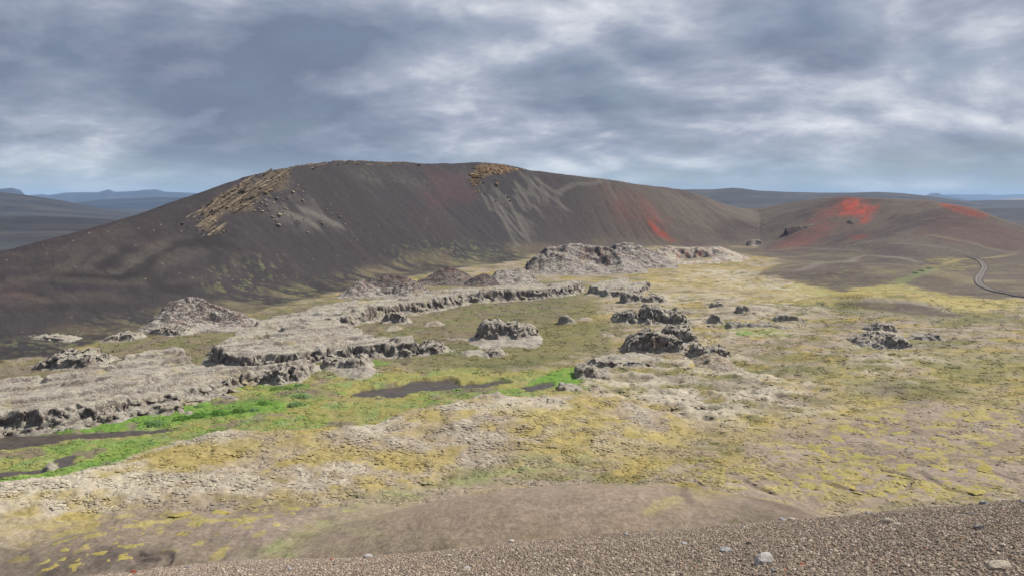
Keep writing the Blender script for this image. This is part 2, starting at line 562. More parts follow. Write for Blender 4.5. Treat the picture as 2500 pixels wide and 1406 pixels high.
def zone(px_poly, soft=3.0, namp=3.0, nscale=8.0, seed=0, flat=None):
    P = hits(px_poly)[:, :2] if flat is None else np.array([at_z(a, b, flat)[:2] for a, b in px_poly])
    pad = soft + namp * 2
    m = (Xg > P[:, 0].min() - pad) & (Xg < P[:, 0].max() + pad) & (Yg > P[:, 1].min() - pad) & (Yg < P[:, 1].max() + pad)
    r = np.zeros(Xg.shape, np.float32)
    if m.any():
        xs, ys = Xg[m], Yg[m]
        r[m] = sst(-soft, soft, sdist(xs, ys, P) + namp * fbm(xs, ys, nscale, 4, seed + 20) + 0.6 * namp * fbm(xs * 0.7, ys, nscale / 4.0, 3, seed + 21))
    return r


nA = fbm(Xg, Yg, 20, 4, 5); nB = fbm(Xg, Yg, 6, 4, 6); nC = fbm(Xg, Yg, 1.6, 3, 7); nD = fbm(Xg, Yg, 45, 3, 9)
C[:] = OCH
lay(sst(-0.1, 0.5, nA), OLV)
lay(sst(0.0, 0.6, nD + 0.4 * nB), OLV, 0.6)
lay(sst(0.05, 0.5, nB * 0.7 + hum * 0.55 + 0.3 * humL), PINK, 0.85)
lay(sst(0.1, 0.7, -nB + 0.3 * nC), OCH, 0.6)
lay(sst(0.35, 0.8, -nA + 0.4 * nC), DGR, 0.5)
nE = fbm(Xg * 0.55, Yg, 3.0, 4, 61); nF = fbm(Xg * 0.6, Yg, 9.0, 4, 62)
lay(sst(0.0, 0.35, nE * 0.7 + nF * 0.6 + 0.25 * hum), PINK, 0.75)
lay(sst(0.15, 0.5, -nE + 0.3 * nF), OLV * 0.8, 0.65)
# near heath on the bank
near = zone([(-200, 1190), (0, 1180), (300, 1128), (440, 1075), (560, 1050), (760, 1045), (960, 1015), (1200, 960), (1500, 965), (1700, 1020), (1750, 1090), (1400, 1140), (1150, 1150), (900, 1215), (640, 1230), (300, 1260), (0, 1330), (-200, 1370)], 3, 3, 10, 1)
lay(near, np.array((0.285, 0.228, 0.085)), 0.85)
lay(near * sst(-0.3, 0.45, nB * 0.8 + nA * 0.4), np.array((0.32, 0.262, 0.155)), 0.7)
lay(near * sst(-0.10, 0.42, hum * 0.6 + 0.45 * nB + 0.25 * nC), PINK, 0.8)
lay(near * sst(0.30, 0.75, hum * 0.7 + 0.5 * nB + 0.25 * nC), PALE, 0.8)
pl = zone([(-200, 1190), (0, 1182), (300, 1130), (440, 1080), (560, 1055), (700, 1058), (620, 1090), (420, 1130), (330, 1190), (180, 1250), (0, 1290), (-200, 1320)], 4, 6, 12, 2)
lay(pl * sst(-0.45, 0.35, nB + 0.5 * hum), PALE, 0.9)
pe = zone([(840, 1050), (960, 1012), (1200, 955), (1420, 962), (1560, 975), (1400, 990), (1180, 1000), (1000, 1030), (900, 1055)], 2, 3, 8, 3)
lay(pe * sst(-0.3, 0.3, nB + 0.3 * nC), PALE, 0.8)
# olive centre of the basin and darker green hollows
for q, (P, c, op) in enumerate((
        ([(900, 870), (1100, 790), (1000, 745), (1200, 720), (1400, 715), (1500, 760), (1500, 840), (1420, 880), (1300, 900), (1050, 905)], OLV * 0.85, 0.85),
        ([(1050, 755), (1150, 728), (1400, 712), (1430, 735), (1250, 762), (1100, 775)], DGR, 0.8),
        ([(1180, 885), (1350, 868), (1430, 880), (1300, 905), (1150, 905)], DGR, 0.75),
        ([(1100, 790), (1480, 770), (1500, 790), (1300, 790), (1120, 800)], OCH, 0.5),
        ([(1820, 905), (2000, 885), (2100, 895), (1900, 925), (1800, 930)], DGR, 0.7),
        ([(1880, 745), (2000, 738), (2100, 760), (1950, 770)], DGR, 0.5),
        ([(2000, 740), (2450, 760), (2500, 800), (2300, 790), (2100, 775)], DGR, 0.45),
        ([(2210, 832), (2330, 835), (2300, 850), (2200, 845)], DGR, 0.55),
        ([(1400, 700), (1435, 690), (1420, 720), (1380, 730)], DGR, 0.5))):
    lay(zone(P, 5, 6, 14, 30 + q), c, op)
fld = zone([(-200, 1035), (0, 1030), (200, 1010), (440, 985), (620, 940), (760, 935), (930, 905), (1130, 870), (1240, 850), (1430, 740), (1430, 690), (1200, 680), (1000, 705), (800, 735), (600, 770), (480, 800), (300, 835), (100, 880), (-200, 920)], 4, 4, 10, 180)
lay(fld, np.array((0.150, 0.125, 0.070)), 0.8)
lay(fld * sst(0.0, 0.4, nB + 0.4 * nC), np.array((0.125, 0.135, 0.050)), 0.7)
lay(fld * sst(0.2, 0.6, -nB + 0.3 * nC), np.array((0.135, 0.110, 0.085)), 0.7)
# sunny straw and yellow moss strips
for q, (P, c, op) in enumerate((
        ([(1560, 640), (1800, 640), (1950, 670), (2000, 700), (1800, 735), (1560, 720)], OCH * 1.1, 0.75),
        ([(1900, 700), (2250, 690), (2350, 720), (2500, 735), (2500, 765), (2350, 765), (2050, 745), (1900, 740)], YEL, 0.62),
        ([(1950, 700), (2100, 695), (2250, 700), (2260, 720), (2000, 725)], GRN2, 0.45),
        ([(1780, 800), (1900, 808), (1880, 822), (1790, 824)], GRN2, 0.8),
        ([(1300, 1000), (1500, 1060), (1900, 1000), (2500, 960), (2500, 1010), (2000, 1040), (1700, 1110), (1300, 1120)], YEL, 0.42),
        ([(2100, 860), (2500, 860), (2500, 960), (2000, 985), (1950, 940)], OLV * 1.15, 0.55),
        ([(1250, 1080), (1700, 1090), (1900, 1060), (1800, 1130), (1450, 1150), (1200, 1150)], OCH, 0.5))):
    lay(zone(P, 6, 9, 16, 50 + q) * sst(-0.5, 0.5, 0.7 * nB + 0.6 * nE + 0.2), c, op)
for q, P in enumerate(([(1640, 660), (1740, 655), (1850, 665), (1960, 700), (1920, 712), (1800, 690)], [(1480, 735), (1640, 712), (1740, 722), (1640, 735)],
                       [(1500, 925), (1750, 920), (1900, 960), (1800, 1010), (1560, 985)])):
    lay(zone(P, 4, 4, 9, 70 + q) * sst(-0.2, 0.3, nB + 0.3 * hum), PALE, 0.7)
# green banks along the stream
gb = zone([(-200, 1085), (0, 1046), (150, 1028), (330, 998), (430, 972), (560, 955), (640, 930), (800, 922), (900, 908), (1000, 912), (1150, 900), (1260, 912), (1330, 905), (1405, 893), (1435, 950),
           (1400, 968), (1250, 972), (1120, 986), (1040, 1004), (960, 1022), (890, 1044), (760, 1049), (560, 1055), (440, 1082), (350, 1103), (300, 1132), (150, 1160), (0, 1186), (-200, 1220)], 1.2, 1.6, 6, 4, flat=0)
lay(gb, np.array((0.22, 0.20, 0.065)))
lay(gb * sst(-0.25, 0.35, nB + 0.4 * nC), GRN2, 0.85)
lay(gb * sst(0.2, 0.7, nA + 0.6 * nC), GRN * 1.1, 0.55)
lay(gb * sst(0.35, 0.6, fbm(Xg, Yg, 2.6, 3, 15)), TEAL, 0.45)
lay(gb * sst(0.2, 0.6, fbm(Xg * 0.6, Yg, 4.5, 3, 19)), np.array((0.24, 0.205, 0.095)), 0.7)
for q, (P, op) in enumerate((
        ([(-200, 1075), (0, 1044), (120, 1032), (330, 1010), (430, 980), (560, 982), (640, 970), (705, 983), (690, 1002), (620, 1012), (500, 1022), (400, 1038), (250, 1052), (80, 1063), (0, 1063), (-200, 1095)], 0.95),
        ([(110, 1092), (200, 1070), (360, 1062), (385, 1080), (330, 1108), (250, 1122), (180, 1112)], 0.6),
        ([(-200, 1205), (0, 1166), (100, 1150), (250, 1116), (330, 1106), (305, 1130), (150, 1160), (0, 1185), (-200, 1220)], 0.8),
        ([(1245, 958), (1285, 937), (1340, 908), (1405, 895), (1430, 925), (1405, 948), (1330, 948)], 0.95),
        ([(505, 868), (560, 879), (655, 876), (645, 888), (540, 890)], 1.0), ([(1785, 808), (1890, 813), (1860, 822), (1795, 822)], 0.6),
        ([(860, 878), (960, 888), (900, 900)], 0.6), ([(1300, 770), (1340, 765), (1330, 775)], 0.2))):
    lay(zone(P, 0.8, 1.0, 4, 80 + q, flat=0) * sst(-1.0, 0.2, nC + 0.6), GRN, op)
bs = gb * sst(0.42, 0.6, fbm(Xg, Yg, 5.5, 3, 33)); lay(bs, EARTH * 0.7, 0.8)
lay(sst(-0.3, 0.5, mud), MUDC); lay(sst(0.8, 1.6, mud) * sst(0.1, 0.5, nA), np.array((0.17, 0.125, 0.085)), 0.5)
# bare earth: the spur in front and the flats
spur = zone([(760, 1310), (900, 1245), (1060, 1207), (1250, 1188), (1500, 1186), (1750, 1208), (1950, 1234), (2000, 1270), (1700, 1300), (1500, 1320), (1200, 1340), (900, 1380), (700, 1400)], 4, 2.5, 10, 6)
flat = zone([(-200, 1400), (60, 1330), (300, 1262), (640, 1235), (760, 1225), (860, 1215), (820, 1260), (720, 1300), (600, 1350), (450, 1420), (0, 1480), (-200, 1480)], 3, 3, 8, 7)
lay(flat, EARTH * 0.9, 0.95)
lay(flat * sst(0.0, 0.5, fbm(Xg, Yg * 0.5, 7, 3, 10)), PINK * 0.95, 0.6)
grs = zone([(600, 1370), (760, 1270), (900, 1215), (1080, 1170), (1300, 1120), (1420, 1130), (1300, 1165), (1060, 1200), (900, 1245), (780, 1310), (700, 1380)], 2.5, 3, 8, 8)
lay(grs, np.array((0.185, 0.170, 0.088)), 0.9)
lay(grs * sst(0.0, 0.35, fbm(Xg * 0.8 + Yg * 0.4, Yg * 1.2, 2.4, 3, 11)), np.array((0.23, 0.25, 0.105)), 0.7)
lay(spur, np.array((0.225, 0.176, 0.132)), 0.95)
lay(spur * sst(-0.2, 0.6, fbm(Xg, Yg, 14, 3, 13)), np.array((0.190, 0.153, 0.122)), 0.6)
lay(spur * zone([(640, 1400), (760, 1310), (880, 1250), (1000, 1220), (950, 1300), (800, 1390)], 4, 3, 6, 9) * sst(-0.4, 0.3, nC + nB * 0.5), np.array((0.25, 0.225, 0.125)), 0.4)
rflat = zone([(1900, 1090), (2040, 1020), (2200, 990), (2350, 985), (2560, 1010), (2600, 1200), (2300, 1230), (1950, 1235), (1750, 1190), (1800, 1130)], 5, 5, 12, 10)
lay(rflat, EARTH * 0.95, 0.85)
lay(rflat * sst(-0.1, 0.4, fbm(Xg * 0.5, Yg * 1.0, 8, 3, 14)), PINK * 1.05, 0.6)
lay(rflat * sst(0.30, 0.55, fbm(Xg, Yg, 2.6, 3, 16)), YEL, 0.55)
lay(flat * sst(0.42, 0.6, fbm(Xg, Yg, 3.0, 3, 17)), YEL, 0.6)
lay(zone([(1500, 1130), (1950, 1110), (2200, 1160), (2500, 1170), (2500, 1215), (2000, 1225), (1700, 1180)], 4, 4, 9, 12) * sst(0.05, 0.4, nC + nB * 0.6), YEL * 0.9, 0.6)
# ash: hill slopes, aprons, mounds
xr = XNg * F + 1250.0      # a place's bearing, used only to grade ash from cloud-shaded grey (west) to brown (east)
ASHM = ASH_SHADED + (ASHB - ASH_SHADED) * sst(1200, 1720, xr)[..., None]
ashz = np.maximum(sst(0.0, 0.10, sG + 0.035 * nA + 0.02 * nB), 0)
apr = zone([(1750, 600), (1900, 640), (1860, 670), (1990, 690), (2050, 712), (2130, 700), (2200, 690), (2250, 705), (2330, 718), (2420, 728), (2600, 735), (2900, 700), (2900, 560), (2300, 560), (1900, 600)], 5, 6, 16, 18)
apr = np.maximum(apr, zone([(2060, 745), (2110, 735), (2200, 735), (2290, 750), (2345, 768), (2300, 772), (2150, 758)], 2, 2, 8, 19))
apr = np.maximum(apr, zone([(-300, 960), (0, 880), (140, 862), (270, 830), (400, 800), (620, 765), (830, 712), (1000, 672), (1280, 635), (1280, 560), (0, 560), (-300, 700)], 4, 5, 12, 21))
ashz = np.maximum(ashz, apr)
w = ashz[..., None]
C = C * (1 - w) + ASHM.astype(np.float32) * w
strk = fbm(aG, Yg * 0 + sG * 60, 5.0, 3, 22)        # streaks running down the slope
strk2 = fbm(aG * 1.0, sG * 30, 16.0, 3, 23)
patch = fbm(Xg, Yg, 55, 4, 24)
lay(ashz * sst(0.0, 0.7, patch + 0.3 * strk2), ASHP, 0.6)
lay(ashz * sst(0.1, 0.7, strk * 0.6 + strk2 * 0.5), ASHM[..., :] * 1.35, 0.28)
lay(ashz * sst(0.1, 0.8, -strk * 0.5 - strk2 * 0.5), ASHM * 0.72, 0.28)
brn = fbm(Xg, Yg, 30, 3, 25)
lay(ashz * sst(0.0, 0.12, 0.30 - sG) * sst(0.0, 0.5, brn), np.array((0.10, 0.078, 0.052)), 0.6)
# wind-swept ash bands low on the left flank
lw = zone([(-200, 700), (0, 640), (250, 580), (500, 590), (640, 640), (500, 700), (200, 760), (-200, 800)], 12, 8, 25, 26)
band = np.sin((hb * 0.9 + 7 * fbm(Xg, Yg, 42, 2, 27)) * 1.1)
lay(lw * sst(0.2, 0.95, band), np.array((0.070, 0.060, 0.050)), 0.35)
lay(lw * sst(0.5, 1.0, -band), ASH_SHADED * 0.75, 0.35)
# pale scree below the middle cliff, light patch on the upper wall
lay(zone([(1165, 465), (1270, 425), (1300, 440), (1400, 500), (1330, 500), (1290, 600), (1255, 600), (1210, 520)], 6, 5, 14, 28) * sst(0.0, 0.6, strk + 0.15), np.array((0.105, 0.094, 0.080)), 0.6)
lay(zone([(640, 530), (720, 460), (760, 500), (840, 560), (700, 560)], 5, 5, 12, 29) * sst(-0.2, 0.5, strk + 0.2), np.array((0.080, 0.073, 0.066)), 0.6)
lay(zone([(860, 420), (1140, 405), (1180, 440), (1060, 450), (930, 450)], 6, 6, 14, 40) * sst(-0.2, 0.5, nC + 0.3), np.array((0.078, 0.070, 0.060)), 0.6)
lay(zone([(1040, 425), (1130, 420), (1160, 500), (1050, 510)], 8, 8, 20, 41), np.array((0.064, 0.036, 0.038)), 0.6)
TUFFP = ([(492, 512), (520, 490), (560, 462), (600, 440), (622, 452), (640, 430), (665, 418), (700, 420), (706, 432), (698, 455), (664, 474), (640, 478), (620, 492), (612, 515), (570, 517), (548, 520), (520, 535), (510, 532), (538, 556), (540, 568), (482, 566), (496, 543)],
         [(1150, 428), (1160, 412), (1180, 403), (1215, 402), (1255, 412), (1262, 418), (1225, 426), (1185, 430), (1168, 440), (1158, 466)])
lay(zone(TUFFP[0], 1.0, 1.5, 5, 150), np.array((0.085, 0.066, 0.046)), 0.9)  # dark ground painted behind the slabs as shade in their gaps
lay(zone(TUFFP[1], 1.0, 1.2, 5, 151), np.array((0.12, 0.08, 0.045)), 0.85)
# scorched red scoria
for q, P in enumerate(([(1480, 450), (1560, 470), (1640, 560), (1660, 592), (1600, 580), (1520, 540)], [(1960, 545), (2030, 490), (2080, 476), (2150, 495), (2160, 550), (2080, 565), (2000, 560)],
                       [(1880, 610), (1960, 555), (2050, 548), (2020, 590), (1930, 618)], [(2250, 490), (2350, 498), (2430, 528), (2430, 545), (2330, 530), (2270, 508)])):
    lay(zone(P, 14, 10, 20, 160 + q), np.array((0.105, 0.060, 0.050)), 0.45)
for q, (P, op, sf) in enumerate((
        ([(1560, 478), (1590, 498), (1618, 540), (1602, 546), (1572, 512)], 0.32, 5), ([(1580, 538), (1602, 552), (1652, 586), (1640, 590), (1594, 566)], 0.9, 2),
        ([(1490, 460), (1540, 520), (1520, 545), (1490, 500)], 0.15, 7),
        ([(2060, 480), (2090, 487), (2132, 506), (2126, 530), (2112, 548), (2092, 542), (2098, 527), (2062, 524), (2045, 505)], 0.95, 3.5),
        ([(2050, 490), (2080, 525), (2010, 538), (1970, 545), (2010, 515)], 0.30, 6),
        ([(1895, 606), (1950, 565), (2020, 548), (2032, 562), (1990, 584), (1930, 610)], 0.28, 6), ([(2295, 498), (2345, 503), (2402, 524), (2405, 533), (2370, 527), (2325, 513)], 0.9, 3),
        ([(2080, 575), (2120, 572), (2125, 582), (2090, 585)], 0.4, 4))):
    lay(zone(P, sf * 1.9, sf * 1.1, 11, 90 + q) * (0.35 + 0.65 * sst(-0.5, 0.4, 0.8 * strk + 0.6 * nC + 0.2)), RED * (1.35 if q == 3 else 1.0), op * 0.95)
lay(zone([(2300, 520), (2400, 540), (2520, 570), (2520, 612), (2380, 600), (2230, 575)], 9, 9, 20, 145), np.array((0.085, 0.048, 0.045)), 0.6)
# moss spots on the slopes
spots = sst(0.40, 0.6, fbm(Xg, Yg, 2.0, 2, 42))
mz = np.zeros(Xg.shape, np.float32)
for q, P in enumerate(([(470, 690), (560, 650), (690, 645), (760, 690), (640, 710), (500, 715)], [(940, 610), (1100, 590), (1290, 600), (1290, 632), (1100, 650), (960, 650)],
                       [(0, 850), (200, 790), (380, 770), (420, 800), (200, 840), (20, 880)], [(2030, 610), (2070, 585), (2140, 590), (2130, 620), (2060, 640)],
                       [(600, 740), (800, 690), (880, 690), (820, 730), (650, 770)])):
    mz = np.maximum(mz, zone(P, 6, 6, 14, 110 + q))
lay(mz * spots, np.array((0.125, 0.13, 0.06)), 0.6)
lay(zone([(2250, 640), (2330, 625), (2380, 650), (2350, 665), (2270, 665)], 4, 4, 9, 120) * sst(-0.1, 0.4, nB), YEL * 0.8, 0.7)
apv = apr * (1 - sst(0.1, 0.25, sG))
lay(apv * sst(0.05, 0.5, fbm(Xg * 0.5, Yg, 14, 4, 146)), np.array((0.165, 0.138, 0.080)), 0.55)
lay(apv * sst(0.1, 0.5, fbm(Xg * 0.4, Yg, 22, 4, 147)), ASHM * 0.7, 0.5)
lay(apv * sst(0.25, 0.6, nE), np.array((0.16, 0.15, 0.075)), 0.4)
speck = ashz * (0.04 + 0.12 * sst(-0.2, 0.6, patch) + 0.25 * mz + 0.14 * sst(1500, 1800, xr)) + 0.10 * (spur + flat + rflat)

# -------- drawn lines of the place: wind-swept bands, scree streaks, gullies, ridge edges
gul = np.zeros(Xg.shape, np.float32)


def stroke(px, wid, c, op, carve=0.0, seed=0, fade=True):
    global gul
    P = smooth_curve(hits(px)[:, :2], 6)
    pad = wid * 3 + 4
    m = (Xg > P[:, 0].min() - pad) & (Xg < P[:, 0].max() + pad) & (Yg > P[:, 1].min() - pad) & (Yg < P[:, 1].max() + pad)
    if not m.any(): return
    tt = np.linspace(0, 1, len(P))[:, None]
    d, t = seg_dist(Xg[m], Yg[m], P, tt)
    r = np.zeros(Xg.shape, np.float32)
    nz_ = fbm(Xg[m], Yg[m], wid * 2.5, 3, 170 + seed)
    q = 1 - sst(wid * 0.35, wid * (1.1 + 0.5 * nz_), d)
    if fade: q = q * sst(0.0, 0.15, t[..., 0]) * (1 - sst(0.85, 1.0, t[..., 0]))
    r[m] = q
    lay(r, c, op)
    if carve: gul = np.maximum(gul, r * carve)


LT = np.array((0.070, 0.061, 0.052)); DK = ASH_SHADED * 0.62
for q, (px, wd, c, op) in enumerate((
        ([(0, 683), (109, 676), (218, 679), (312, 683), (363, 668), (384, 640), (435, 607), (526, 592), (590, 602)], 5, DK, 0.8), ([(0, 690), (109, 682), (218, 686), (320, 692), (375, 676), (398, 645), (450, 615), (540, 600)], 3, LT, 0.5),
        ([(214, 668), (232, 640), (272, 618), (290, 598)], 3, LT, 0.55), ([(240, 668), (256, 648), (285, 628), (330, 606)], 3, DK, 0.6), ([(250, 662), (290, 666), (326, 643), (370, 618), (430, 590)], 3, LT, 0.6),
        ([(366, 650), (374, 688), (415, 708), (470, 712)], 4, DK, 0.6), ([(0, 684), (109, 670), (181, 643), (215, 610)], 3.5, LT, 0.5), ([(60, 700), (120, 722), (60, 735)], 5, DK, 0.5), ([(0, 720), (60, 724), (130, 745)], 3, np.array((0.085, 0.06, 0.05)), 0.5),
        ([(0, 640), (120, 625), (250, 585), (330, 545)], 6, LT, 0.3), ([(70, 740), (200, 725), (330, 735)], 5, LT, 0.35), ([(0, 770), (160, 750), (330, 760)], 6, DK, 0.35))):
    stroke(px, wd, c, op, 0.25 if op > 0.5 else 0, q)
SC = np.array((0.125, 0.112, 0.096))
for q, px in enumerate(([(1285, 432), (1320, 468), (1360, 495), (1400, 522)], [(1300, 430), (1340, 462), (1380, 480)], [(1195, 470), (1212, 510), (1240, 560), (1275, 612)], [(1215, 490), (1245, 540), (1285, 585)], [(1230, 470), (1262, 530), (1300, 600)],
                        [(1175, 470), (1190, 500), (1200, 520)], [(1255, 440), (1280, 480), (1300, 510)], [(1480, 440), (1492, 465), (1510, 490)], [(1350, 475), (1400, 455), (1450, 450), (1478, 442)], [(690, 520), (740, 535), (790, 562)], [(720, 505), (780, 530), (850, 565)])):
    stroke(px, 2.6, SC if q > 6 or q < 2 else SC * 0.9, 0.6, 0, 20 + q)
for q, px in enumerate(([(1500, 490), (1540, 550), (1560, 592)], [(1530, 500), (1570, 560), (1600, 600)], [(1470, 480), (1500, 545), (1530, 590)], [(1440, 490), (1465, 545), (1490, 585)], [(1560, 520), (1590, 570), (1625, 598)], [(1220, 455), (1232, 490), (1240, 515)], [(1200, 455), (1208, 490), (1215, 520)])):
    stroke(px, 2.2, np.array((0.062, 0.050, 0.044)), 0.4, 0.5, 40 + q)
for q, (px, wd, c, op) in enumerate((
        ([(1890, 664), (1990, 648), (2090, 630), (2160, 627), (2220, 634), (2262, 648)], 4, np.array((0.17, 0.15, 0.125)), 0.6), ([(1880, 612), (1960, 606), (2050, 610), (2140, 616)], 4, np.array((0.14, 0.122, 0.10)), 0.4),
        ([(2150, 598), (2230, 596), (2310, 606), (2400, 622)], 4, np.array((0.13, 0.112, 0.095)), 0.5), ([(2240, 572), (2330, 585), (2420, 604), (2500, 622)], 4, np.array((0.15, 0.132, 0.09)), 0.55),
        ([(2180, 694), (2215, 682), (2240, 670), (2275, 656), (2300, 650)], 3.5, np.array((0.13, 0.145, 0.07)), 0.8), ([(2300, 650), (2320, 640), (2350, 632), (2420, 628), (2490, 618)], 3.5, np.array((0.24, 0.20, 0.09)), 0.6),
        ([(2350, 690), (2420, 686), (2500, 684)], 4, np.array((0.20, 0.175, 0.11)), 0.5), ([(2080, 735), (2150, 733), (2230, 738), (2300, 752), (2345, 768)], 2.5, np.array((0.25, 0.22, 0.185)), 0.6))):
    stroke(px, wd, c, op, 0, 50 + q)
CK = np.array((0.12, 0.092, 0.075))
for q, px in enumerate(([(2140, 1150), (2185, 1160), (2225, 1175), (2215, 1190), (2240, 1200)], [(2220, 1148), (2270, 1170), (2310, 1192), (2360, 1205), (2420, 1214)], [(1640, 1178), (1665, 1195), (1672, 1212), (1690, 1235)], [(1810, 1172), (1850, 1195), (1900, 1210)],
                        [(2340, 1140), (2420, 1155), (2500, 1180)], [(2000, 1180), (2060, 1200), (2130, 1212)], [(300, 1345), (350, 1355), (400, 1352), (410, 1370), (380, 1395)], [(330, 1340), (340, 1365), (390, 1372)])):
    stroke(px, 0.7, CK, 0.6, 0.3, 70 + q)
stroke([(1560, 1262), (1600, 1240), (1640, 1222), (1665, 1212)], 0.9, np.array((0.30, 0.26, 0.12)), 0.6, 0, 89)

# -------- relief
hz = hb + floor_w * (1 - np.clip(ashz, 0, 1)) * (0.55 * hum * (0.55 + 0.45 * sst(-6, 6, onbank)) + 0.20 * humf + 0.5 * humL)
hz = hz + gb * 0.22 * np.abs(fbm(Xg, Yg, 2.4, 3, 43)) - gb * floor_w * (0.45 * hum + 0.4 * humL)
hz = np.where(mud > -1, hz * (1 - sst(-0.9, 0.4, mud)) + (-0.55) * sst(-0.9, 0.4, mud), hz)
hz = hz + ashz * sst(0.1, 0.4, sG) * (0.8 * strk2 + 0.28 * strk) * (1 - sst(0.85, 1.0, sG)) + ashz * 0.12 * nC
hz = hz + sst(0.3, 0.9, sG) * 0.7 * fbm(Xg, Yg, 22, 3, 44)
hz = hz - gul
hz = hz * (1 - spur) + spur * (hb + 0.03 * nC) 

rl = zone([(1380, 975), (1440, 890), (1600, 880), (1800, 880), (2000, 930), (1950, 1000), (1750, 1040), (1500, 985)], 8, 8, 16, 130)
rl = np.maximum(rl, 0.7 * zone([(1480, 720), (1700, 650), (1950, 690), (2000, 760), (1900, 830), (1700, 850), (1500, 760)], 10, 10, 20, 131))
rl = np.maximum(rl, 0.8 * zone([(2060, 810), (2230, 800), (2260, 860), (2220, 930), (2080, 920)], 6, 6, 14, 132))
rl = np.maximum(rl, 0.32 * near)
rv = ridged(Xg * 0.7, Yg, 7.5, 4, 63)
hz = hz + (1 - spur) * rl * (0.85 * sst(0.0, 0.75, rv) + 0.25 * fbm(Xg, Yg, 1.3, 3, 64)) * floor_w * (1 - gb)
lay(rl * sst(0.25, 0.62, rv + 0.25 * nE) * (1 - gb) * (1 - ashz) * (1 - 0.75 * near), PALE, 0.8)
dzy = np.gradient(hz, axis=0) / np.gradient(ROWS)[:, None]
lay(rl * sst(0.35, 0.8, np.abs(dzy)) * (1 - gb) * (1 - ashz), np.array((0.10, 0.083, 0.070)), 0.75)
V = np.stack([Xg, Yg, hz], -1).reshape(-1, 3)
CC = np.concatenate([np.clip(C, 0, 1), np.clip(speck, 0, 1)[..., None]], -1).reshape(-1, 4)
FQ = grid_faces(*Xg.shape)
sc = sG[:-1, :-1].ravel(); xc = Xg[:-1, :-1].ravel(); xrc = xr[:-1, :-1].ravel()
hillm = sc > 0.03
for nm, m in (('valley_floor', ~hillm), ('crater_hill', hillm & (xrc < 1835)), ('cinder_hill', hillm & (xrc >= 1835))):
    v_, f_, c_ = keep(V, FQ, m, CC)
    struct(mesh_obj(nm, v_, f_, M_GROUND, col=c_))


def ground(x, y):
    """height of the built sheet"""
    r = np.clip(np.searchsorted(ROWS, y) - 1, 0, len(ROWS) - 2)
    c = np.clip(((np.asarray(x) / y) - XN[0]) / (XN[1] - XN[0]), 0, len(XN) - 1.001)
    ci = c.astype(int) if hasattr(c, 'astype') else int(c)
    return hz[r, ci]


# ------------------------------------------------------------------ heath tufts: low cushions of moss and grass nobody could count
def mat_tuft():
    k = NT('heath_tuft')
    a = k.n('ShaderNodeAttribute'); a.attribute_type = 'INSTANCER'; a.attribute_name = 'Col'
    oi = k.n('ShaderNodeObjectInfo')
    k.color(k.scale(a.outputs['Color'], k.rng(oi.outputs['Random'], 0, 1, 0.76, 1.32, False)))
    return k.m


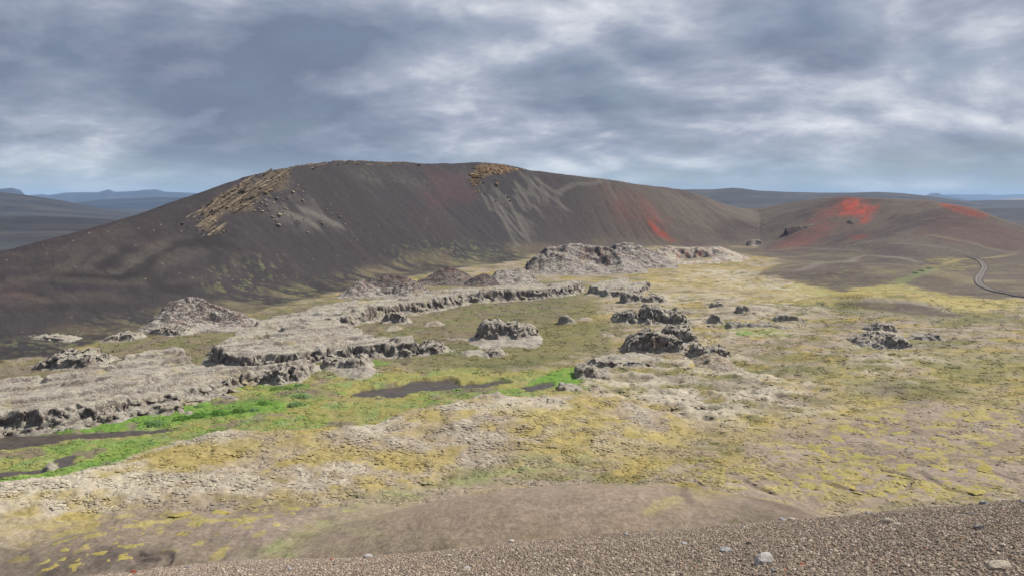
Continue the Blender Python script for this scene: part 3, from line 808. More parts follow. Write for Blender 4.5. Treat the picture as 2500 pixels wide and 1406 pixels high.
def tufts():
    st = 3
    Xs, Ys = Xg[::st, ::st], Yg[::st, ::st]
    vg = (1 - ashz) * (1 - sst(-0.8, 0.2, mud)) * (1 - spur) * (1 - 0.8 * flat) * (1 - 0.75 * rflat) * (1 - 0.5 * rl)
    vg = vg[::st, ::st] * sst(-0.3, 0.3, nC[::st, ::st] + 0.3)
    Vt = np.stack([Xs, Ys, hz[::st, ::st]], -1).reshape(-1, 3)
    f_ = grid_faces(*Xs.shape)
    m = ((vg > 0.1) & (Ys < 340) & (Ys > 104) & (np.abs(Xs) < 0.70 * Ys)).ravel()[f_].all(1)
    used = np.unique(f_[m])
    v2, f2, c2 = keep(Vt, f_, m, CC.reshape(Xg.shape + (4,))[::st, ::st].reshape(-1, 4))
    mt = mat_tuft()
    o = mesh_obj('heath_tufts', v2, f2, mt, col=c2)
    da = o.data.attributes.new('dens', 'FLOAT', 'POINT')
    near_ = np.clip((230.0 / np.maximum(v2[:, 1], 90)) ** 2, 0.3, 3.0)
    da.data.foreach_set('value', (vg.ravel()[used] * near_ * 1.7).astype(np.float32))
    o['kind'] = 'stuff'
    ng = bpy.data.node_groups.new('heath_tufts', 'GeometryNodeTree')
    ng.interface.new_socket('Geometry', in_out='INPUT', socket_type='NodeSocketGeometry')
    ng.interface.new_socket('Geometry', in_out='OUTPUT', socket_type='NodeSocketGeometry')
    N = ng.nodes.new; L = ng.links.new
    gi = N('NodeGroupInput'); go = N('NodeGroupOutput')
    dp = N('GeometryNodeDistributePointsOnFaces')
    na = N('GeometryNodeInputNamedAttribute'); na.data_type = 'FLOAT'; na.inputs['Name'].default_value = 'dens'
    L(na.outputs[0], dp.inputs['Density']); L(gi.outputs[0], dp.inputs['Mesh'])
    ic = N('GeometryNodeMeshIcoSphere'); ic.inputs['Radius'].default_value = 1.0; ic.inputs['Subdivisions'].default_value = 2
    sp_ = N('GeometryNodeSetPosition'); L(ic.outputs[0], sp_.inputs['Geometry'])
    nz = N('ShaderNodeTexNoise'); nz.inputs['Scale'].default_value = 1.6
    sb = N('ShaderNodeVectorMath'); sb.operation = 'SUBTRACT'; L(nz.outputs['Color'], sb.inputs[0]); sb.inputs[1].default_value = (0.5, 0.5, 0.5)
    sc2 = N('ShaderNodeVectorMath'); sc2.operation = 'SCALE'; L(sb.outputs[0], sc2.inputs[0]); sc2.inputs['Scale'].default_value = 1.6
    L(sc2.outputs[0], sp_.inputs['Offset'])
    sm = N('GeometryNodeSetMaterial'); L(sp_.outputs[0], sm.inputs[0]); sm.inputs['Material'].default_value = mt
    ip = N('GeometryNodeInstanceOnPoints'); L(dp.outputs['Points'], ip.inputs['Points']); L(sm.outputs[0], ip.inputs['Instance'])
    rr_ = N('FunctionNodeRandomValue'); rr_.data_type = 'FLOAT_VECTOR'; rr_.inputs[0].default_value = (0, 0, 0); rr_.inputs[1].default_value = (0, 0, 6.3)
    L(rr_.outputs[0], ip.inputs['Rotation'])
    r1 = N('FunctionNodeRandomValue'); r1.data_type = 'FLOAT_VECTOR'; r1.inputs[0].default_value = (0.14, 0.14, 0.04); r1.inputs[1].default_value = (0.55, 0.46, 0.13)
    L(r1.outputs[0], ip.inputs['Scale'])
    L(ip.outputs[0], go.inputs[0])
    o.modifiers.new('scatter', 'NODES').node_group = ng


tufts()

# ------------------------------------------------------------------ water
def mat_water():
    k = NT('shallow_water')
    n = k.noise(0.9, 5, 0.7); n2 = k.noise(3.5, 3, 0.6)
    k.color(k.mix(k.rng(n, 0.35, 0.65), (0.042, 0.034, 0.028), (0.085, 0.068, 0.055)))
    k.b.inputs['Roughness'].default_value = 0.4
    k.b.inputs['Specular IOR Level'].default_value = 0.22
    k.bump(n2, 0.35, 0.05)
    return k.m


MW = mat_water()
for nm, P in (('stream_water', WPOLY[0]), ('pond_water', WPOLY[1]), ('pond_water', WPOLY[2]), ('stream_water', WPOLY[3])):
    bm = bmesh.new()
    Q = P.mean(0) + (P - P.mean(0)) * 1.06
    bm.faces.new([bm.verts.new((a, b, -0.46)) for a, b in Q])
    bmesh.ops.triangulate(bm, faces=bm.faces[:])
    me = bpy.data.meshes.new(nm); bm.to_mesh(me); bm.free(); me.materials.append(MW)
    o = bpy.data.objects.new(nm, me); COL.objects.link(o); struct(o)

# ------------------------------------------------------------------ far land
def mat_far(name, a, b, sc_):
    k = NT(name)
    v = k.scaled((1.0, 3.0, 1.0))
    n = k.noise(sc_, 6, 0.62, vec=v); n2 = k.noise(sc_ * 6, 5, 0.6, vec=v)
    c = k.mix(k.rng(n, 0.38, 0.66), a, b)
    k.color(k.scale(c, k.rng(n2, 0.3, 0.7, 0.7, 1.3, False)))
    return k.m


R_ = np.concatenate([[0.0], np.geomspace(60, 18500, 84)])
A_ = np.linspace(0, 2 * math.pi, 181)[:-1]
rr, aa = np.meshgrid(R_, A_, indexing='ij')
fx = rr * np.sin(aa); fy = rr * np.cos(aa)
fz = -1.6 + 6.0 * sst(900, 3000, rr) * fbm(fx, fy, 900, 4, 60) * (1 - 0.6 * sst(4000, 20000, rr))
idx = np.arange(rr.size).reshape(rr.shape)
nx = np.roll(idx, -1, axis=1)
ff = np.stack([idx[:-1], nx[:-1], nx[1:], idx[1:]], -1).reshape(-1, 4)
struct(mesh_obj('far_plain', np.stack([fx, fy, fz], -1).reshape(-1, 3), ff, mat_far('plain_ash', (0.026, 0.028, 0.034), (0.068, 0.068, 0.070), 0.0035)))
M_FARB = mat_far('far_brown_slope', (0.032, 0.032, 0.037), (0.062, 0.058, 0.056), 0.004)
M_FARM = mat_far('far_mountain', (0.020, 0.028, 0.042), (0.045, 0.052, 0.065), 0.0012)
M_FARP = mat_far('far_pale_flat', (0.30, 0.25, 0.20), (0.24, 0.2, 0.17), 0.002)


def far_range(name, sil, Y, depth, mat, rough=0.12, seed=0, back=1.0):
    P = np.array([at_y(px, py, Y) for px, py in sil])
    xs = np.linspace(P[0, 0], P[-1, 0], 260)
    cz = np.interp(xs, P[:, 0], P[:, 2])
    vs = np.concatenate([np.linspace(-1, 0, 26), np.linspace(0.1, 1, 8)])
    xg, vg = np.meshgrid(xs, vs)
    yg = Y + vg * depth
    sh = np.where(vg < 0, (1 + vg) ** 1.5, (1 - vg) ** 1.2)
    hgt = np.maximum(cz[None] + 3, 4)
    n = ridged(xg, yg, depth * 0.35, 4, 70 + seed) + 0.5 * ridged(xg, yg, depth * 0.1, 3, 71 + seed)
    z = -3 + hgt * sh + hgt * rough * n * np.clip(-vg * 3, 0, 1) * sh
    xg = xg * (yg / Y) if depth < Y * 0.5 else xg
    return struct(mesh_obj(name, np.stack([xg, yg, z], -1).reshape(-1, 3), grid_faces(*xg.shape), mat))


far_range('far_hill', [(-300, 452), (-100, 462), (0, 469), (60, 476), (150, 490), (250, 510), (330, 522), (420, 530)], 2300, 700, M_FARB, 0.08, 1)
far_range('far_hill', [(-250, 545), (0, 530), (100, 528), (200, 531), (300, 540), (400, 545)], 1100, 300, M_FARB, 0.06, 2)
far_range('far_hill', [(150, 499), (250, 487), (380, 482), (470, 484), (560, 490), (640, 497)], 4600, 1200, M_FARM, 0.2, 3)
far_range('far_mountain', [(-500, 480), (-200, 458), (-40, 464), (0, 462), (30, 459), (50, 465), (62, 477), (80, 480)], 6200, 1000, M_FARM, 0.12, 4)
far_range('far_mountain', [(55, 486), (75, 477), (100, 475), (120, 477), (160, 471), (200, 470), (240, 470), (265, 463), (282, 469), (330, 467), (355, 464), (380, 463), (405, 469), (460, 471), (560, 476), (700, 486)], 8600, 1800, M_FARM, 0.15, 5)
far_range('far_hill', [(1300, 480), (1500, 470), (1680, 463), (1740, 463), (1790, 459), (1815, 461), (1850, 466), (1920, 469), (2000, 471), (2080, 471), (2140, 469), (2200, 472), (2250, 477), (2300, 484), (2345, 490), (2400, 497)], 2700, 900, M_FARB, 0.10, 6)
far_range('far_hill', [(2280, 498), (2350, 491), (2420, 489), (2500, 488), (2700, 484), (2900, 488)], 3600, 900, M_FARB, 0.12, 7)
far_range('far_hill', [(2200, 530), (2330, 512), (2450, 508), (2600, 506), (2900, 508)], 1700, 420, M_FARB, 0.12, 8)
far_range('far_mountain', [(2200, 492), (2240, 481), (2262, 478), (2272, 473), (2288, 472), (2300, 476), (2325, 481), (2360, 487)], 9000, 1600, M_FARM, 0.2, 9)
far_range('far_mountain', [(2150, 489), (2260, 481), (2320, 475), (2380, 476), (2405, 474), (2430, 477), (2480, 475), (2560, 473), (2700, 478), (2900, 486)], 15000, 2500, M_FARM, 0.15, 10)
far_range('far_flat', [(2430, 489), (2470, 486), (2550, 485), (2700, 487)], 6000, 500, M_FARP, 0.05, 11)

# ------------------------------------------------------------------ lava shelves
def cells(x, y, z, s):
    """broken blocks: one random offset per jointed block of rock"""
    wx = x + 0.5 * vn3(x / 2.1, y / 2.1, z / 2.1 + 11); wy = y + 0.5 * vn3(x / 2.1 + 5, y / 2.1, z / 2.1)
    i = np.floor(wx / s + 0.35 * wy / s).astype(int) & 31; j = np.floor(wy / s - 0.3 * wx / s).astype(int) & 31; k = np.floor((z + 0.15 * x) / (s * 0.6)).astype(int) & 31
    return TAB3[i, j, k], TAB3[j, k, i]


def shelf(name, label, outline, h, seed, mat=M_SHELF, res=0.28, w=1.0, apron=2.2, terr=1.9):
    P = np.array([at_z(px, py, h)[:2] for px, py in outline])
    x0, y0 = P.min(0) - 5; x1, y1 = P.max(0) + 5
    yc = (y0 + y1) / 2
    r = max(res, 0.0013 * yc)
    xs = np.arange(x0, x1, r); ys = np.arange(y0, y1, r * 0.85)
    xg, yg = np.meshgrid(xs, ys)
    sd = sdist(xg, yg, P) + 1.2 * fbm(xg, yg, 8, 3, seed) + 0.5 * fbm(xg, yg, 1.7, 3, seed + 1)
    g = ground(xg, yg)
    al, ac = (xg * 0.66 + yg * 0.75) * 0.22, -xg * 0.75 + yg * 0.66      # along and across the old lava flow
    t = 1.7 * fbm(al, ac, 10, 3, seed + 2) + 0.45 * fbm(al, ac, 3.5, 2, seed + 5)
    tf = np.floor(t); step = tf + sst(0.80, 0.95, t - tf) + 0.25 * (t - tf)
    top = h + terr * 0.55 * step + 0.16 * fbm(xg, yg, 2.0, 4, seed + 3) + 0.28 * ridged(al, ac, 3.0, 2, seed + 4)
    top = top - 0.6 * sst(0.25, 0.55, fbm(al * 2.2, ac, 1.5, 3, seed + 8)) * sst(-0.5, 0.5, fbm(xg, yg, 8, 2, seed + 9))
    lf = 0.35 + 0.25 * fbm(xg, yg, 4, 2, seed + 10)
    up = lf * sst(0, w * 0.9, sd) + (1 - lf) * sst(w * 0.9, w * 2.0, sd + 0.5 * fbm(xg, yg, 2.4, 2, seed + 11))
    apr_ = 1.1 * np.exp(np.clip(sd, -20, 0) / apron) * (0.7 + 0.5 * fbm(xg, yg, 2.2, 3, seed + 6)) - 0.55
    z = g + apr_ * (1 - up) + (top - g) * up
    stp = np.clip(up * (1 - up) * 4, 0, 1) + 0.12
    q = 1.1
    xo = xg + stp * (0.6 * vn3(xg / q, yg / q, z / q) + 0.3 * vn3(xg / 0.5, yg / 0.5, z / 0.45)); yo = yg + stp * (0.85 * vn3(xg / q + 9, yg / q + 3, z / 0.8 + 5) + 0.4 * vn3(xg / 0.5 + 4, yg / 0.5, z / 0.45 + 7))
    bx, bz = cells(xg, yg, z, 1.5)
    yo = yo + stp * 0.55 * bx; xo = xo + stp * 0.3 * bz
    z = z + stp * (0.22 * vn3(xg / 0.6, yg / 0.6, z / 0.6 + 3) + 0.30 * bz)
    V_ = np.stack([xo, yo, z], -1).reshape(-1, 3)
    f_ = grid_faces(*xg.shape)
    ok = ((z - g) > -0.25) & (sd > -4.5)
    km = ok.ravel()[f_].any(1)
    v2, f2, _ = keep(V_, f_, km)
    return tag(mesh_obj(name, v2, f2, mat, smooth=False), label, 'lava shelf')


shelf('lava_shelf', 'broad pale lichen covered lava shelf at left above the green stream', [(-160, 945), (0, 922), (130, 908), (270, 882), (325, 845), (380, 842), (450, 856), (500, 880), (560, 889), (640, 888), (735, 876), (775, 880),
      (740, 896), (700, 893), (620, 906), (560, 913), (440, 950), (330, 970), (230, 990), (100, 1008), (0, 1014), (-160, 1030)], 3.2, 201)
shelf('lava_ledge', 'low grey lava ledge with undercut front right beside the green stream bank', [(-160, 1042), (0, 1026), (60, 1021), (190, 1007), (300, 984), (400, 962), (470, 950), (505, 936), (560, 921), (580, 932), (568, 950), (520, 952), (445, 966),
      (442, 982), (380, 984), (300, 1000), (200, 1011), (60, 1027), (-160, 1050)], 2.2, 211, w=0.7, apron=1.5)
shelf('lava_shelf', 'pale lava plateau in mid basin with dark broken front edge', [(495, 848), (520, 832), (600, 806), (700, 790), (800, 780), (865, 790), (900, 814), (960, 825), (1018, 829), (1028, 838), (960, 843), (870, 848), (800, 855), (700, 864),
      (600, 872), (565, 870), (500, 862)], 3.4, 221)
shelf('lava_ridge', 'long low pale lava ridge running from the left cone to the large cone', [(595, 778), (700, 757), (800, 741), (900, 726), (1000, 715), (1100, 703), (1240, 691), (1330, 690), (1405, 680), (1428, 686), (1392, 703), (1240, 713), (1150, 719), (1080, 733),
      (960, 748), (900, 763), (820, 778), (700, 785), (620, 790)], 3.4, 231, w=1.3)
shelf('lava_shelf', 'flat topped lava bench just below and right of the large cone', [(1432, 700), (1450, 688), (1500, 682), (1560, 689), (1585, 693), (1575, 703), (1530, 708), (1470, 707)], 3.0, 241)
shelf('lava_ledge', 'pale scaly lava ledge at right end of the green stream head', [(1438, 876), (1445, 868), (1500, 861), (1560, 858), (1610, 866), (1600, 884), (1520, 884), (1450, 884)], 1.2, 251, terr=0.4)

# ------------------------------------------------------------------ outcrops with a known skyline
def outcrop(name, label, cat, sil, base_py, depth, mat, seed, kind='tower', rough=0.5, group=None, hollow=None, res=None, parent=None):
    sil = np.array(sil, float)
    pm = sil[:, 0].mean()
    b = hit(pm, base_py)
    Yc = b[1] + depth * (0.5 if kind == 'tower' else 0.8)
    top = np.array([at_y(px, py, Yc) for px, py in sil])
    xs0, xs1 = top[0, 0], top[-1, 0]
    mar = 1.5
    r = res or max(0.18, 0.00115 * Yc)
    xs = np.arange(xs0 - mar, xs1 + mar, r)
    ys = np.arange(Yc - depth * (0.75 if kind == 'tower' else 1.1), Yc + depth * 0.8, r * (0.8 if kind == 'tower' else 1.3))
    xg, yg = np.meshgrid(xs, ys)
    g = ground(xg, yg)
    wx = xg + 0.5 * rough * fbm(xg, yg, 2.5, 3, seed)
    pz = np.interp(wx, top[:, 0], top[:, 2])
    gz = ground(xg, np.full_like(xg, Yc))
    hh = np.maximum(pz - gz, 0)
    edge = sst(0, mar * 0.9, np.minimum(wx - xs0 + mar * 0.45, xs1 + mar * 0.45 - wx))
    v = (yg - Yc) / depth + (0.16 if kind == 'tower' else 0.05) * fbm(xg, yg, 3.0, 3, seed + 1)
    if kind == 'tower':
        sh = 1 - sst(0.26, 0.50, np.abs(v))
        low = 0.35 * (1 - sst(0.3, 0.72, np.abs(v)))
        sh = np.maximum(sh, low)
    else:
        sh = np.where(v < 0, np.clip(1 + v, 0, 1) ** 1.25, np.clip(1 - v / 0.75, 0, 1) ** 1.2)
    z = g - 0.45 + (hh + 0.45) * sh * edge
    if hollow is not None:
        hx, hw, hd = hollow
        c = at_y(hx, base_py, Yc)
        q = ((xg - c[0]) / hw) ** 2 + ((v + 0.32) / 0.30) ** 2
        z = z - hd * np.exp(-q * 1.2)
        z = np.maximum(z, g - 0.45)
    lift = np.clip((z - g) / 1.5, 0, 1)
    if kind == 'cone':
        z = z + lift * rough * (0.30 * ridged(xg * 1.6, yg * 0.5, 3.2, 3, seed + 2) + 0.22 * fbm(xg, yg, 1.4, 3, seed + 3) + 0.5 * fbm(xg, yg, 6.0, 2, seed + 5))
    else:
        z = z + lift * rough * (0.55 * ridged(xg, yg, 2.6, 3, seed + 2) + 0.35 * fbm(xg, yg, 1.1, 3, seed + 3))
    q = 1.0
    amp = rough * lift * (1.0 if kind == 'tower' else 0.25)
    xo = xg + amp * 0.45 * vn3(xg / q, yg / q, z / q); yo = yg + amp * (0.5 * vn3(xg / q + 9, yg / q + 3, z / 0.8 + 5) + 0.5 * vn3(xg / 0.45 + 2, yg / 0.45, z / 0.4))
    if kind == 'tower':
        bx, bz = cells(xg, yg, z, 1.3)
        b2, b3 = cells(xg + 7, yg, z, 0.7)
        yo = yo + amp * (1.2 * bx + 0.6 * b2); xo = xo + amp * (0.6 * bz + 0.3 * b3); z = z + amp * (0.5 * bz + 0.25 * b2)
    V_ = np.stack([xo, yo, z], -1).reshape(-1, 3)
    f_ = grid_faces(*xg.shape)
    km = ((z - g) > -0.3).ravel()[f_].any(1)
    v2, f2, _ = keep(V_, f_, km)
    return tag(mesh_obj(name, v2, f2, mat, smooth=(kind == 'cone')), label, cat, group)


OUT = [
 # cones
 ('scoria_cone', 'steep brown scoria cone standing alone at left foot of the dark hill', 'cone', [(372, 797), (385, 768), (410, 741), (440, 731), (475, 727), (510, 735), (560, 755), (600, 770), (640, 795)], 812, 20, M_CONE, 301, 'cone', 0.8, (545, 8, 2.2)),
 ('scoria_cone', 'dark back rim behind the pale peaked cone', 'cone', [(880, 700), (905, 682), (935, 671), (985, 672), (1015, 684), (1035, 700)], 706, 14, M_CONED, 305, 'cone', 0.6, None),
 ('scoria_cone', 'pale peaked spatter cone with streaked flanks at near end of cone row', 'cone', [(832, 716), (850, 703), (870, 686), (885, 680), (900, 690), (930, 702), (960, 703), (985, 692), (1015, 690), (1035, 704), (1055, 717)], 728, 16, M_CONE, 309, 'cone', 0.8, (945, 6, 1.5)),
 ('scoria_cone', 'sharp dark pyramid shaped scoria cone in middle of the row', 'cone', [(1005, 693), (1060, 666), (1095, 648), (1130, 662), (1165, 684)], 698, 22, M_CONED, 313, 'cone', 0.6, None),
 ('scoria_cone', 'small rough dark cone between the pyramid cone and the large cone', 'cone', [(1125, 697), (1155, 676), (1180, 668), (1200, 674), (1225, 697)], 702, 14, M_CONED, 317, 'cone', 0.7, None),
 ('scoria_cone', 'pale flat topped cone with dark face left of the large cone', 'cone', [(1180, 694), (1212, 662), (1240, 657), (1272, 655), (1292, 662), (1320, 692)], 696, 22, M_CONE, 321, 'cone', 0.7, None),
 ('scoria_cone', 'large grey and red lava cone with broken open front in centre distance', 'cone', [(1285, 645), (1305, 625), (1335, 605), (1380, 595), (1425, 595), (1450, 591), (1480, 596), (1510, 611), (1545, 634), (1570, 655)], 668, 36, M_CONE, 325, 'cone', 1.3, (1465, 11, 7)),
 ('scoria_cone', 'rounded left shoulder in front of the large lava cone', 'cone', [(1290, 668), (1325, 637), (1370, 622), (1400, 632), (1450, 668)], 672, 22, M_CONE, 329, 'cone', 0.9, None),
 ('scoria_cone', 'dark right shoulder behind the large lava cone', 'cone', [(1475, 625), (1500, 596), (1520, 591), (1560, 597), (1600, 611), (1645, 640)], 654, 30, M_CONE, 333, 'cone', 1.1, None),
 ('pale_crater', 'whitish crater cone with red inner wall right of the large cone', 'cone', [(1585, 625), (1605, 605), (1632, 597), (1665, 598), (1700, 597), (1735, 601), (1758, 600), (1785, 612), (1820, 630)], 642, 40, M_CONEP, 337, 'cone', 0.8, (1680, 16, 9)),
 # towers
 ('lava_mesa', 'flat topped lava block with dark vertical face alone in mid basin', 'rock', [(1158, 826), (1170, 802), (1180, 787), (1215, 786), (1250, 792), (1290, 795), (1306, 806), (1320, 826)], 836, 15, M_LAVA, 341, 'tower', 0.55, None),
 ('lava_apron', 'pale rubble apron around foot of the flat topped lava block', 'rock', [(1085, 850), (1140, 828), (1180, 815), (1300, 815), (1340, 832), (1375, 850)], 856, 20, M_LAVA, 345, 'cone', 0.5, None),
 ('lava_mesa', 'small lava block with a low dark cave above the pond', 'rock', [(786, 904), (793, 880), (800, 871), (825, 876), (850, 877), (880, 867), (892, 870), (902, 886), (918, 904)], 905, 9, M_LAVA, 349, 'tower', 0.5, None),
 ('lava_apron', 'pale rubble apron in front of the small cave block', 'rock', [(745, 925), (800, 902), (900, 898), (935, 922)], 928, 10, M_LAVA, 353, 'cone', 0.5, None),
 ('lava_outcrop', 'jagged grey lava ridge with two peaks right of basin centre', 'rock', [(1510, 855), (1540, 826), (1575, 812), (1588, 808), (1592, 822), (1606, 815), (1640, 822), (1670, 845), (1695, 858)], 864, 12, M_LAVA, 357, 'tower', 0.7, None),
 ('lava_outcrop', 'squat lava tower with flat pale cap behind the two peaked ridge', 'rock', [(1618, 830), (1625, 806), (1638, 800), (1672, 800), (1684, 810), (1702, 826), (1725, 848)], 842, 11, M_LAVA, 361, 'tower', 0.6, None),
 ('lava_outcrop', 'broken row of lava knobs farther back right of basin centre', 'rock', [(1488, 786), (1505, 770), (1520, 762), (1545, 760), (1558, 778), (1567, 752), (1578, 746), (1610, 755), (1628, 766), (1650, 757), (1665, 770), (1695, 800)], 795, 14, M_LAVA, 365, 'tower', 0.7, None),
 ('lava_outcrop', 'pointed lava fin standing alone on yellow moss', 'rock', [(1712, 790), (1733, 780), (1741, 768), (1750, 768), (1768, 790)], 791, 5, M_LAVA, 369, 'tower', 0.35, None),
 ('lava_outcrop', 'dark faced lava wall below the flat lava bench', 'rock', [(1514, 740), (1520, 717), (1536, 716), (1580, 725), (1610, 721), (1632, 738)], 742, 9, M_LAVA, 373, 'tower', 0.5, None),
 ('lava_outcrop', 'small dark boulder like cave block at end of the lava bench', 'rock', [(1563, 703), (1567, 691), (1578, 689), (1588, 694), (1590, 704)], 704, 5, M_LAVA, 377, 'tower', 0.4, None),
 ('lava_outcrop', 'dark sloping lava slab on straw coloured slope right of the knobs', 'rock', [(1733, 742), (1748, 737), (1764, 741), (1778, 752)], 753, 5, M_LAVA, 381, 'tower', 0.4, None),
 ('lava_outcrop', 'hooked dark lava edge next to the sloping slab', 'rock', [(1798, 748), (1812, 745), (1826, 752), (1838, 768)], 768, 5, M_LAVA, 385, 'tower', 0.4, None),
 ('lava_outcrop', 'thin dark lava scarp curving across green hollow at right', 'rock', [(1888, 774), (1905, 768), (1935, 769), (1958, 777), (1972, 788), (1980, 800)], 786, 5, M_LAVA, 389, 'tower', 0.4, None),
 ('lava_outcrop', 'low lava step beside the bright green patch', 'rock', [(1772, 803), (1778, 787), (1795, 790), (1840, 790), (1900, 794), (1955, 803)], 804, 7, M_LAVA, 393, 'tower', 0.4, None),
 ('lava_outcrop', 'wide rough lava outcrop on the olive plain at right', 'rock', [(2074, 842), (2090, 828), (2130, 820), (2180, 815), (2202, 826), (2220, 852)], 853, 14, M_LAVA, 397, 'tower', 0.6, None),
 ('lava_outcrop', 'low dark lava knob at far right of the olive plain', 'rock', [(2200, 832), (2230, 819), (2268, 818), (2278, 814), (2296, 832)], 834, 7, M_LAVA, 401, 'tower', 0.5, None),
 ('lava_outcrop', 'dark rubbly heap behind the wide right outcrop', 'rock', [(2115, 800), (2140, 790), (2170, 793), (2205, 812)], 813, 10, M_LAVA, 405, 'tower', 0.6, None),
 ('lava_outcrop', 'lava block with small cave beside bright green stream head', 'rock', [(1402, 924), (1406, 899), (1420, 892), (1445, 896), (1480, 908), (1500, 922)], 926, 9, M_LAVA, 409, 'tower', 0.4, None),
 ('lava_outcrop', 'wedge shaped lava rock at right end of the pond', 'rock', [(1360, 956), (1364, 935), (1376, 938), (1402, 943), (1448, 957)], 957, 5, M_LAVA, 413, 'tower', 0.35, None),
 ('lava_outcrop', 'rough lava heap at foot of the squat tower', 'rock', [(1682, 876), (1698, 846), (1720, 851), (1760, 848), (1778, 861), (1800, 882)], 882, 12, M_LAVA, 417, 'tower', 0.7, None),
 ('lava_outcrop', 'grey domed lava hump right of basin centre below the rough heap', 'rock', [(1650, 912), (1690, 884), (1725, 867), (1755, 868), (1785, 884), (1815, 905)], 914, 16, M_HEATH, 421, 'cone', 0.6, None),
 ('lava_outcrop', 'low scaly lava swell on olive plain below the wide right outcrop', 'rock', [(2065, 895), (2100, 874), (2150, 867), (2190, 872), (2225, 893)], 897, 16, M_HEATH, 425, 'cone', 0.5, None),
 ('lava_outcrop', 'split lava rubble trailing off the mid plateau', 'rock', [(985, 868), (1015, 850), (1045, 838), (1066, 838), (1088, 849), (1125, 868)], 869, 12, M_LAVA, 429, 'tower', 0.7, None),
 ('lava_outcrop', 'crumbling low lava ridge between the plateau and the flat topped block', 'rock', [(1100, 872), (1140, 857), (1180, 860), (1212, 851), (1248, 870)], 874, 9, M_LAVA, 433, 'tower', 0.6, None),
 ('lava_outcrop', 'ragged pale lava hump in green flat below the long ridge', 'rock', [(936, 778), (945, 765), (975, 764), (990, 774), (1008, 788)], 792, 8, M_LAVA, 437, 'tower', 0.6, None),
 ('heath_mound', 'smooth pale mound on green flat left of the flat topped block', 'mound', [(1025, 798), (1040, 786), (1070, 783), (1098, 797)], 799, 8, M_HEATH, 441, 'cone', 0.3, None),
 ('heath_mound', 'tiny pale mound just below the ragged hump', 'mound', [(935, 806), (950, 796), (970, 794), (990, 806)], 808, 7, M_HEATH, 445, 'cone', 0.3, None),
 ('heath_mound', 'two tiered grey mound right of the flat topped block', 'mound', [(1360, 790), (1366, 774), (1382, 769), (1400, 782), (1406, 790)], 791, 6, M_LAVA, 449, 'tower', 0.4, None),
 ('heath_mound', 'rounded pale mound next to the two tiered mound', 'mound', [(1398, 784), (1418, 772), (1440, 774), (1452, 784)], 785, 6, M_HEATH, 453, 'cone', 0.3, None),
 ('heath_mound', 'low pale mound left of the two peaked ridge', 'mound', [(1450, 826), (1470, 814), (1492, 813), (1512, 826)], 828, 7, M_HEATH, 457, 'cone', 0.3, None),
 ('heath_mound', 'pale capped hummock above the brown spur in right foreground', 'mound', [(1590, 1128), (1625, 1108), (1655, 1104), (1680, 1114), (1720, 1132)], 1134, 7, M_HEATH, 461, 'cone', 0.4, None),
 ('heath_mound', 'broad pinkish hummock in the near heath', 'mound', [(1050, 1128), (1070, 1106), (1100, 1102), (1130, 1112), (1170, 1128)], 1130, 7, M_HEATH, 465, 'cone', 0.4, None),
 ('heath_mound', 'moss fringed hummock at lower edge of the near heath', 'mound', [(1110, 1168), (1140, 1152), (1180, 1148), (1205, 1166)], 1170, 6, M_HEATH, 469, 'cone', 0.4, None),
 ('heath_mound', 'small white hummock on upper edge of the near heath below the pond', 'mound', [(1160, 978), (1185, 962), (1215, 956), (1240, 968), (1262, 980)], 983, 7, M_HEATH, 473, 'cone', 0.4, None),
 ('lava_outcrop', 'grey lumpy lava mass at far left behind the broad shelf', 'rock', [(80, 898), (120, 874), (150, 862), (185, 866), (210, 860), (245, 864), (285, 896)], 898, 14, M_LAVA, 477, 'tower', 0.7, None),
 ('lava_outcrop', 'low pale lava strip left of the lone brown cone', 'rock', [(240, 834), (262, 822), (300, 813), (335, 815), (352, 832)], 834, 9, M_LAVA, 481, 'tower', 0.5, None),
 ('lava_outcrop', 'white crusted lava strip at foot of the lone brown cone', 'rock', [(352, 818), (375, 803), (410, 796), (450, 798), (485, 818)], 820, 10, M_LAVA, 485, 'tower', 0.6, None),
 ('lava_outcrop', 'faint rubble line at edge of dark ash on far left', 'rock', [(60, 832), (95, 820), (130, 818), (170, 822), (200, 834)], 835, 8, M_LAVA, 489, 'tower', 0.5, None),
 ('lava_outcrop', 'small grey rock heap on the bank at lower left stream', 'rock', [(100, 1152), (112, 1138), (125, 1134), (140, 1148)], 1153, 3, M_LAVA, 493, 'tower', 0.25, None),
 ('lava_outcrop', 'tilted lava slab below the front edge of the broad shelf', 'rock', [(560, 925), (585, 908), (606, 905), (618, 915), (640, 926)], 930, 7, M_LAVA, 497, 'tower', 0.5, None),
 ('lava_outcrop', 'rough brown lava heap between the broad shelf and the small cave block', 'rock', [(640, 940), (660, 905), (690, 893), (720, 896), (745, 915), (760, 940)], 940, 12, M_LAVA, 501, 'tower', 0.7, None),
]
for nm, lab, cat, sil, bpy_, dep, mt, sd_, kd, rg, hol in OUT:
    outcrop(nm, lab, cat, sil, bpy_, dep, mt, sd_, kd, rg, hollow=hol)

